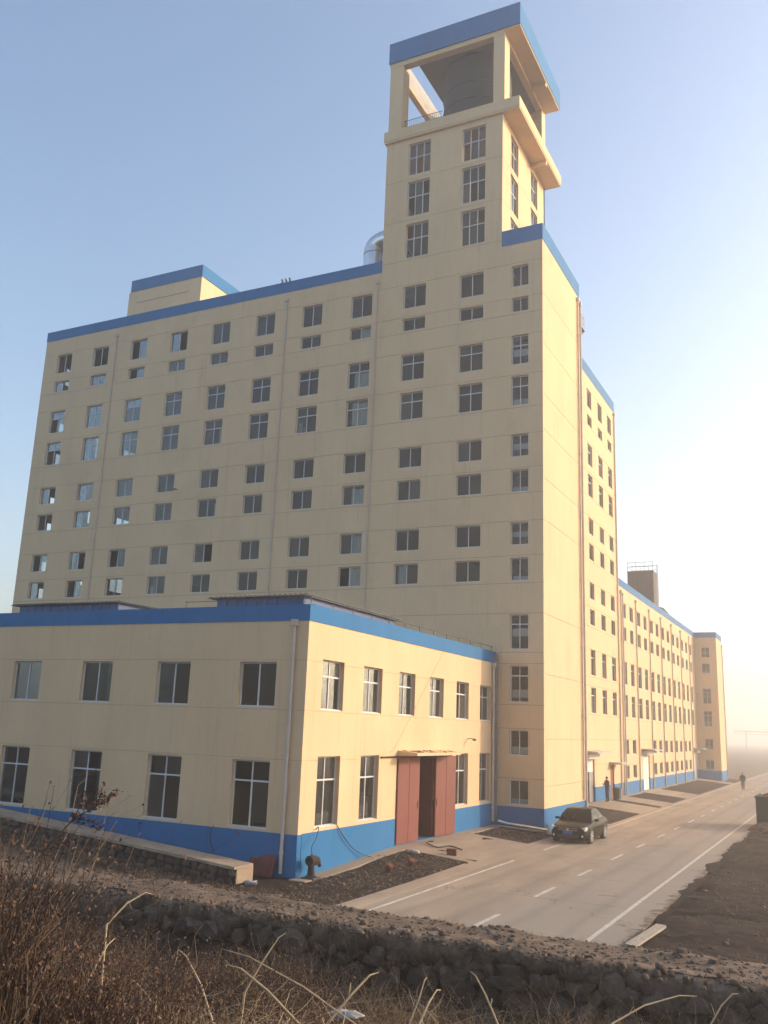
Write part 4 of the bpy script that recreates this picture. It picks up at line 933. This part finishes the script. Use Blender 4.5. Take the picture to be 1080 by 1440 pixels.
# pump at the corner
pu = thing('old_pump', (.42, .28, .02), 'rusty dark pump on a stand at the annex corner', 'pump'); pu.scale = (.85,)*3
o = MB().loft([[(r_*math.cos(2*math.pi*k/14), r_*math.sin(2*math.pi*k/14), z) for k in range(14)] for r_, z in ((.24, 0), (.23, .06), (.15, .1), (.12, .42), (.16, .5), (.15, .56))]).build('stand', 'rust', pu); autosmooth(o.data)
o = MB().tube([(0, -.22, .63), (0, -.18, .63), (.02, .18, .62), (.05, .36, .58), (.05, .42, .56)], [.14, .19, .19, .16, .1], 16).build('motor', 'rust', pu); autosmooth(o.data)
MB().tube([(.02, .3, .58), (.05, .5, .52), (.06, .56, .36)], .07, 10).build('outlet', 'rust', pu)
MB().tube([(.0, 0, .75), (.0, .02, .86)], .05, 8).build('terminal_box', 'dark_metal', pu)
MB().box(-.28, .28, -.28, .28, -.04, .03).build('base_plate', 'dark_metal', pu)
def cable(pts, label, r=.012, material='cable', name='cable'):
    P = [Vector(p) for p in pts]; out = []
    for k in range(len(P)-1):
        a, b, c, d = P[max(k-1, 0)], P[k], P[k+1], P[min(k+2, len(P)-1)]
        for t in np.linspace(0, 1, 7)[:-1]:
            out.append(.5*((2*b)+(c-a)*t+(2*a-5*b+4*c-d)*t*t+(-a+3*b-3*c+d)*t**3))
    out.append(P[-1]); return tag(MB().tube(out, r, 6).build(name, material), label, 'cable' if name != 'pipe' else 'pipe')
cable([(.03, 1.1, 1.42), (.12, 1.15, 1.5), (.2, .9, 1.2), (.3, .45, .95), (.42, .30, .74)], 'black cable hanging from window to the rusty pump', .016)
cable([(.03, 2.62, 1.44), (.10, 3.0, 1.05), (.12, 3.9, .5), (.3, 5.0, .16), (.7, 5.6, .12), (1.2, 6.6, .16)], 'black cable running down the blue base into the dirt', .016)
cable([(.02, 12.0, 8.4), (.03, 9.7, 6.4), (.03, 7.2, 4.2), (.03, 6.6, 3.95)], 'thin dark wire slanting across the sunlit annex wall', .004)
cable([(-3.4, -.03, 1.38), (-3.5, -.04, .95), (-3.3, -.05, .5)], 'short dark cable hanging below a front annex window', .014)
cable([(.6, 9.2, .34), (1.3, 8.7, .27), (1.5, 9.6, .25), (2.2, 9.2, .2)], 'dark hose curled on the driveway by the red door', .025)
rod = MB().box(.01, .06, 5.9, 7.45, 3.72, 3.78).build('door_rail', 'rust', annex)
cable([(.35, 18.7, .52), (.8, 18.9, .40), (1.6, 19.0, .34), (2.5, 18.95, .28), (2.95, 18.9, .26)], 'silver pipe lying along the foot of the stair tower', .085, 'silver', 'pipe')
cable([(.35, 18.5, .32), (1.2, 18.7, .24), (2.3, 18.72, .2), (2.9, 18.6, .18)], 'second grey pipe lying beside the silver one', .06, 'grey_metal', 'pipe')
MB().box(2.86, 2.96, 18.84, 18.98, .0, .5).build('pipe_marker', 'frame'); tag(bpy.data.objects['pipe_marker'], 'short pale post at the stair tower corner', 'post')
bs = thing('brick_stack', (2.3, 7.85, .12), 'small stack of red bricks on the driveway', 'bricks', rz=R(10))
bm0 = MB().box(-.06, .06, -.12, .12, 0, .062).mesh('brick', 'brick')
for k in range(12):
    o = link('brick', bm0, bs); o.location = (-.13+.13*(k % 3), random.uniform(-.015, .015), .066*(k//3)); o.rotation_euler = (0, 0, random.uniform(-.1, .1))
for x, y, lb in ((1.75, 3.3, 'bright red plastic can half buried in the dirt patch'), (2.0, 4.6, 'dull red tin lying in the dirt patch')):
    t = thing('red_can', (x, y, float(ground_z(x, y))), lb, 'can'); t.rotation_euler = (R(30), R(10), R(40))
    MB().tube([(0, 0, 0), (0, 0, .24)], .12, 14).build('body', 'brick', t); MB().tube([(0, 0, .24), (0, 0, .27)], .1, 14).build('lid', 'red_panel', t)
def bag(x, y, z, s, label, seed):
    bm = bmesh.new(); bmesh.ops.create_icosphere(bm, subdivisions=3, radius=1.0); r = random.Random(seed); q = [Vector((r.uniform(-1, 1), r.uniform(-1, 1), r.uniform(-1, 1)))*3 for _ in range(6)]
    for v in bm.verts:
        e = sum(math.sin(v.co.dot(k_)*2.3+i) for i, k_ in enumerate(q))/6; v.co *= 1+.75*e+.12*math.sin(v.co.x*9+v.co.y*7); v.co.z *= .38
    me = bpy.data.meshes.new('plastic_bag'); bm.to_mesh(me); bm.free(); me.materials.append(MATS['plastic_white']); me.polygons.foreach_set('use_smooth', [True]*len(me.polygons))
    o = tag(link('plastic_bag', me, None, (x, y, z)), label, 'bag'); o.scale = (s, s*.7, s*.7)
bag(-.45, -1.9, .06, .22, 'crumpled white plastic at the end of the retaining wall', 1)
bag(1.15, 6.75, .28, .24, 'crumpled white bag beside the red door driveway', 2)
bag(9.35, -13.6, .62, .2, 'torn white plastic caught in the dry weeds', 3)
for k, (x, y) in enumerate(((.62, 44.35), (.68, 44.95))):
    t = thing('waste_bin', (x, y, .30), ('grey-brown bin left of the narrow red door', 'paler bin right against the narrow red door')[k], 'bin', 'bins by the red door')
    o = MB().loft([[(r_*math.cos(2*math.pi*i/16), r_*math.sin(2*math.pi*i/16), z) for i in range(16)] for r_, z in ((.2, 0), (.26, .8))]).build('body', ('rust', 'grey_metal')[k], t); autosmooth(o.data)
    MB().tube([(0, 0, .8), (0, 0, .85)], .28, 16).build('rim', 'dark_metal', t)

# ------------------------------------------------------------------ far trees and pipe bridge
def bare_tree(seed, h):
    r = random.Random(seed); tr, cr = MB(), MB()
    def grow(p, d, ln, rad, lev):
        pts = [p]; q = p; dd = d
        for k in range(3):
            dd = (dd+Vector((r.uniform(-.15, .15), r.uniform(-.15, .15), r.uniform(0, .12)))).normalized(); q = q+dd*ln/3; pts.append(q)
        (tr if lev == 0 else cr).tube(pts, [rad*(1-.18*k) for k in range(4)], 5 if lev < 2 else 3, cap=False)
        if lev < 4:
            for k in range(4 if lev else 6):
                b = pts[r.choice((1, 2, 3, 3))] if lev else pts[2]+(pts[3]-pts[2])*r.random()
                a = r.uniform(0, 6.28); e = Vector((math.cos(a), math.sin(a), r.uniform(.5, 1.5))).normalized()
                grow(b, (dd*.55+e*.75).normalized(), ln*r.uniform(.5, .72), rad*.5, lev+1)
    grow(Vector((0, 0, 0)), Vector((0, 0, 1)), h*.45, h*.018, 0)
    return tr.mesh('trunk', 'bark'), cr.mesh('crown', 'bark')
TM = [bare_tree(i, 9.0) for i in range(3)]
tl = ['bare hazy tree standing nearest the far end block', 'second bare tree from the end block in the haze', 'third bare tree from the end block in the haze', 'fourth bare tree from the end block in the haze', 'bare tree farthest right in the haze beyond the road']
for k, (x, y, s_) in enumerate(((-16, 520, 1.7), (-2, 560, 1.5), (9, 535, 1.8), (21, 590, 1.75), (33, 550, 1.6))):
    t = thing('bare_tree', (x, y, -.05), tl[k], 'tree', 'bare trees beyond the wing', rz=k*1.3); t.scale = (s_,)*3
    for nm, me in zip(('trunk', 'crown'), TM[k % 3]): link(nm, me, t)
pb = thing('pipe_bridge', (4, 480, 0), 'faint overhead pipe on posts beyond the far end block', 'pipe bridge')
for x in (-34, -12, 10, 32, 54): MB().tube([(x, 0, 0), (x, 0, 9.6)], .16, 8).build('post', 'bark', pb)
MB().tube([(-40, 0, 9.7), (60, 0, 9.7)], .16, 8).build('pipe', 'bark', pb); MB().tube([(-40, .5, 8.4), (60, .5, 8.4)], .08, 6).build('pipe', 'bark', pb)

# ------------------------------------------------------------------ loose stones and dry vegetation
def scatter_stones(name, pts, sizes, material, label):
    base = [(-1, -1, -.6), (1, -1, -.6), (1, 1, -.6), (-1, 1, -.6), (-.6, -.7, .5), (.7, -.6, .6), (.6, .7, .5), (-.7, .6, .6)]
    B = np.array(base); Q = np.array([(3, 2, 1, 0), (4, 5, 6, 7), (0, 1, 5, 4), (1, 2, 6, 5), (2, 3, 7, 6), (3, 0, 4, 7)])
    n = len(pts); a = rng.uniform(0, 6.28, n); c, s = np.cos(a), np.sin(a); sc = sizes[:, None]*rng.uniform(.6, 1.2, (n, 3))
    L = B[None]*sc[:, None, :]*.5*rng.uniform(.75, 1.25, (n, 8, 3)); X = L[..., 0]*c[:, None]-L[..., 1]*s[:, None]; Y = L[..., 0]*s[:, None]+L[..., 1]*c[:, None]
    Vv = np.stack([X, Y, L[..., 2]], -1)+pts[:, None, :]; Ff = (np.arange(n)[:, None, None]*8+Q[None]).reshape(-1, 4)
    tag(link(name, np_mesh(name, Vv.reshape(-1, 3), Ff, [material])), label, None, None, 'stuff')
def pts_in(n, x0, x1, y0, y1):
    x = rng.uniform(x0, x1, n); y = rng.uniform(y0, y1, n); return np.stack([x, y, ground_z(x, y)+.004], -1)
pp = np.concatenate([pts_in(2600, -6, 18, -9.2, -6.8), pts_in(900, .6, 3.2, -3, 7.0), pts_in(2600, 11.4, 24, -6, 40), np.stack([rng.uniform(-6, 18, 1500), WALL_Y+rng.normal(.12, .14, 1500), .93+rng.normal(0, .05, 1500)], -1), pts_in(350, .6, 3.2, 14.6, 18.6), pts_in(1200, -13, 0.2, -6.5, -2.3)])
scatter_stones('loose_stones', pp, rng.gamma(2.0, .022, len(pp))+.015, 'clod', 'loose clods and pebbles strewn over the bare soil')

def stems(base, length, lean, droop, rad, K=6):
    n = len(base); t = np.linspace(0, 1, K)[None, :, None]
    up_ = np.array([0, 0, 1.0])[None, None]; ln = length[:, None, None]; le = np.concatenate([lean, np.zeros((n, 1))], 1)[:, None, :]
    wob = rng.normal(0, .035, (n, K, 3))*ln*t
    P = base[:, None, :]+up_*ln*(t-droop[:, None, None]*t*t)+le*ln*(t*.5+t*t*.7)+wob
    r = rad[:, None]*(1-.75*t[..., 0]); o = []
    for k in range(3):
        q = 2*math.pi*k/3; o.append(P+np.array([math.cos(q), math.sin(q), .0])[None, None]*r[..., None])
    Vv = np.stack(o, 2)  # n,K,3,3
    idx = np.arange(n*K*3).reshape(n, K, 3); a = idx[:, :-1, :]; b = np.roll(a, -1, 2); c = idx[:, 1:, :]; d = np.roll(c, -1, 2)
    return Vv.reshape(-1, 3), np.stack([a, b, d, c], -1).reshape(-1, 4), P
def leaves(pts, size):
    n = len(pts); d = rng.normal(size=(n, 3)); d[:, 2] -= .3; d /= np.linalg.norm(d, axis=1)[:, None]; e = np.cross(d, rng.normal(size=(n, 3))); e /= np.linalg.norm(e, axis=1)[:, None]
    nn = np.cross(d, e); s = size[:, None]
    Vv = np.stack([pts, pts+d*s*.5+e*s*.32+nn*s*.15, pts+d*s, pts+d*s*.5-e*s*.32+nn*s*.18], 1); return Vv.reshape(-1, 3), np.arange(n*4).reshape(-1, 4)
def join(parts):
    Vs, Fs, Ms = [], [], []; off = 0
    for (v, f, m) in parts: Vs.append(v); Fs.append(f+off); Ms.append(np.full(len(f), m)); off += len(v)
    return np.concatenate(Vs), np.concatenate(Fs), np.concatenate(Ms)
def wedge(n, y0, y1, fl=0.0, fr=1.0):
    y = rng.uniform(y0, y1, n); d = y+27.08; xl = 16.49-1.10*d; xr = 16.49-.05*d+.6
    x = xl+(xr-xl)*rng.uniform(fl, fr, n); return np.stack([x, y, ground_z(x, y)-.02], -1)
def lean(n, s): a = rng.uniform(0, 6.28, n); return np.stack([np.cos(a), np.sin(a)], -1)*np.abs(rng.normal(0, s, n))[:, None]
parts = []
def clumpy(p, keep=.55, s=1.3, seed=31):
    m = vnoise(p[:, 0], p[:, 1], s, seed)+vnoise(p[:, 0], p[:, 1], s*.4, seed+1)*.6; return p[m > np.quantile(m, 1-keep)]
b = np.concatenate([clumpy(wedge(14000, -19.5, -9.75, 0, 1), .6), clumpy(wedge(5000, -13.5, -9.8, 0, .5), .8, 1.0, 35)]); nb = len(b)
hl = rng.uniform(.25, .8, nb)*np.where((b[:, 1] > -13.5) & (b[:, 0] < 9), 1.35, .9); v, f, P = stems(b, hl, lean(nb, .7), rng.uniform(.2, .8, nb), rng.uniform(.003, .007, nb)); parts.append((v, f, 0))
lp = P[:, 1:, :].reshape(-1, 3); lp = lp[rng.random(len(lp)) < .6]; v, f = leaves(lp, rng.uniform(.02, .065, len(lp))); parts.append((v, f, 3))
b = np.concatenate([clumpy(wedge(5200, -18.5, -9.8, 0, 1), .5, 1.6, 41), wedge(1200, -17.5, -11, .0, .6), wedge(900, -12.5, -9.8, .5, 1)]); nb = len(b); v, f, P = stems(b, rng.uniform(.5, 1.25, nb), lean(nb, 1.0), rng.uniform(.4, 1.1, nb), rng.uniform(.003, .0085, nb), 8); parts.append((v, f, 1))
b = clumpy(wedge(900, -19, -11, 0, .75), .5, 1.1, 47); nb = len(b); v, f, P = stems(b, rng.uniform(.6, 1.4, nb), lean(nb, 1.3), rng.uniform(.5, 1.1, nb), rng.uniform(.005, .011, nb), 8); parts.append((v, f, 2))
b = clumpy(wedge(1500, -12.6, -9.85, .4, 1.0), .6, .8, 53); nb = len(b); v, f, P = stems(b, rng.uniform(.7, 1.35, nb), lean(nb, .7), rng.uniform(.1, .7, nb), rng.uniform(.003, .007, nb), 8); parts.append((v, f, 1)); lp = P[:, 4:, :].reshape(-1, 3); lp = lp[rng.random(len(lp)) < .5]; v, f = leaves(lp, rng.uniform(.02, .05, len(lp))); parts.append((v, f, 3))
Vv, Ff, Mm = join(parts)
tag(link('dry_weeds', np_mesh('dry_weeds', Vv, Ff, ['brown_stem', 'straw', 'pale_straw', 'dry_leaf'], Mm)), 'tangle of dead brown weeds on the slope before the rubble wall', None, None, 'stuff')
# short dry grass between the two walls
b = np.concatenate([pts_in(3400, -13, 2.5, -6.2, -2.3), clumpy(pts_in(900, .7, 3.2, -2.6, 7.0), .35, .7, 61), clumpy(pts_in(4200, 11.7, 22, -5.5, 30), .3, 1.2, 63), clumpy(pts_in(1600, -6, 18, -9.4, -6.8), .4, .8, 65), clumpy(pts_in(300, .7, 3.2, 14.7, 18.4), .4, .6, 67)]); nb = len(b); v, f, P = stems(b, rng.uniform(.05, .22, nb), lean(nb, .7), rng.uniform(.2, .6, nb), rng.uniform(.003, .006, nb), 4)
tag(link('dry_grass', np_mesh('dry_grass', v, f, ['straw'])), 'short dead grass tufts scattered over the bare soil', None, None, 'stuff')
def shrub(x, y, n, h, spread, label, lf=.5, big=1.0, lean_bias=(0, 0)):
    z = float(ground_z(x, y)); t = thing('dry_shrub', (x, y, z), label, 'shrub', 'dead shrubs on the near slope')
    b = np.stack([rng.normal(0, spread, n), rng.normal(0, spread, n), np.full(n, -.08)], -1); le = lean(n, .36)+np.array(lean_bias)[None]
    v, f, P = stems(b, rng.uniform(.55, 1.0, n)*h, le, rng.uniform(.0, .35, n), rng.uniform(.004, .010, n)*big, 9)
    m = np.where(rng.random(n) < .35, 1, 0); fm = np.repeat(m, len(f)//n)
    tag(link('stems', np_mesh('stems', v, f, ['brown_stem', 'straw'], fm), t), kind='stuff')
    # side twigs
    tw = P[:, 3:8, :].reshape(-1, 3); tw = tw[rng.random(len(tw)) < .6]; k = len(tw)
    v, f, P2 = stems(tw, rng.uniform(.1, .32, k)*h*.5, lean(k, .9), rng.uniform(0, .8, k), rng.uniform(.002, .004, k)*big, 4); tag(link('twigs', np_mesh('twigs', v, f, ['brown_stem']), t), kind='stuff')
    lp = np.concatenate([P2[:, 1:, :].reshape(-1, 3), P[:, 4:, :].reshape(-1, 3)]); lp = lp[rng.random(len(lp)) < lf]; v, f = leaves(lp, rng.uniform(.018, .045, len(lp))*big); tag(link('leaves', np_mesh('leaves', v, f, ['dry_leaf']), t), kind='stuff')
    return t
shrub(9.95, -21.2, 330, 2.45, .25, 'tall dead shrub at the left edge rising over the annex windows', .8)
shrub(10.35, -20.5, 220, 1.45, .30, 'shorter dead shrub just right of the tall left shrub', .75)
shrub(9.4, -18.7, 260, 1.35, .45, 'low brown shrub below the path at left', .6)
shrub(10.7, -17.6, 200, .95, .4, 'low brown shrub hiding the foot of the wall left of centre', .6)
shrub(6.9, -12.4, 240, 1.25, .6, 'brown shrub growing against the rubble wall at left', .6)
# leafy branch reaching out in front of the annex
br = thing('leafy_branch', (10.05, -21.15, 2.0), 'reddish leafy branch reaching right across an annex window', 'branch')
path = [Vector(p) for p in ((0, 0, 0), (.04, .1, 1.0), (.15, .22, 1.75), (.32, .36, 2.02), (.48, .46, 2.14), (.62, .56, 2.27))]
MB().tube(path, [.011, .010, .008, .006, .004, .002], 6).build('stem', 'brown_stem', br)
side = [(path[3], path[3]+Vector((.10, .02, .26))), (path[4], path[4]+Vector((.02, .03, .2))), (path[2], path[2]+Vector((.30, .1, .12))), (path[3], path[3]+Vector((.25, .1, -.06)))]
mb = MB(); [mb.tube([a_, (a_+b_)/2+Vector((.01, 0, .02)), b_], [.005, .004, .002], 5) for a_, b_ in side]; mb.build('twig', 'brown_stem', br)
lp = []
for a_, b_ in side+[(path[3], path[4]), (path[4], path[5]), (path[4], path[5])]:
    for k in range(34): lp.append(a_+(b_-a_)*rng.random()+Vector(rng.normal(0, .018, 3)))
lp = np.array([tuple(p) for p in lp]); v, f = leaves(lp, rng.uniform(.025, .045, len(lp))); tag(link('leaves', np_mesh('leaves', v, f, ['dry_leaf']), br), kind='stuff')
# pale broken stalks
SP = [((9.42, -16.53, 1.57), (9.68, -16.22, 2.19)), ((10.94, -16.27, 1.35), (9.5, -16.61, 2.01)), ((10.51, -16.99, 1.49), (9.7, -17.07, 1.99)), ((10.89, -14.71, 1.0), (10.99, -14.45, 1.51)), ((11.06, -14.75, 1.04), (11.13, -14.34, 1.38)), ((13.01, -12.05, .7), (13.84, -11.02, .99)), ((9.4, -19.16, 2.78), (9.58, -18.8, 3.07)), ((9.5, -18.23, 1.63), (9.12, -18.3, 2.02)), ((11.78, -13.65, .89), (11.39, -13.53, 1.44)), ((10.48, -16.26, 1.31), (10.8, -15.77, 1.81)), ((9.65, -19.88, 2.05), (9.76, -19.53, 2.69)), ((14.25, -10.7, .57), (14.56, -10.42, .99)), ((9.68, -17.53, 1.49), (9.12, -17.4, 2.11))]
SL = ['upright pale stalk leaning right over the weeds left of centre', 'longest pale stalk slanting from bottom centre up to the left', 'pale stalk crossing low under the longest one', 'left of the two pale stubs at bottom right of centre', 'right of the two pale stubs at bottom right of centre', 'pale stalk lying low at the bottom right', 'pale stalk high in the left shrubs', 'pale stalk bent left near the bottom left', 'pale stalk leaning left in front of the stone wall', 'pale stalk leaning right beside the torn white plastic', 'pale stalk at the bottom left corner', 'short pale stalk farthest right against the wall', 'pale stalk arching left above the low shrub']
for k, (a_, b_) in enumerate(SP):
    x, y = a_[0]+random.uniform(-.15, .15), a_[1]-.1; z = float(ground_z(x, y)); t = thing('dry_stalk', (x, y, z), SL[k], 'stalk', 'pale broken stalks among the weeds'); o_ = Vector((x, y, z)); r_ = random.uniform(.011, .018)
    A, B = Vector(a_)-o_, Vector(b_)-o_; Q = (A+B)/2+Vector((random.uniform(-.05, .05), 0, .05))
    MB().tube([Vector((0, 0, -.05)), A*.5+Vector((.03, 0, .05)), A, Q, B, B+(B-Q)*.5+Vector((0, 0, -.08))], [r_, r_, r_*.95, r_*.8, r_*.6, r_*.3], 6).build('stem', 'pale_straw', t)
    q_ = A.lerp(Q, random.uniform(.2, .9)); w_ = random.uniform(-.25, .25); MB().tube([q_, q_+Vector((w_*.6, .05, .10)), q_+Vector((w_, .08, random.uniform(.0, .2)))], [r_*.5, r_*.4, r_*.2], 5).build('side_shoot', 'pale_straw', t)
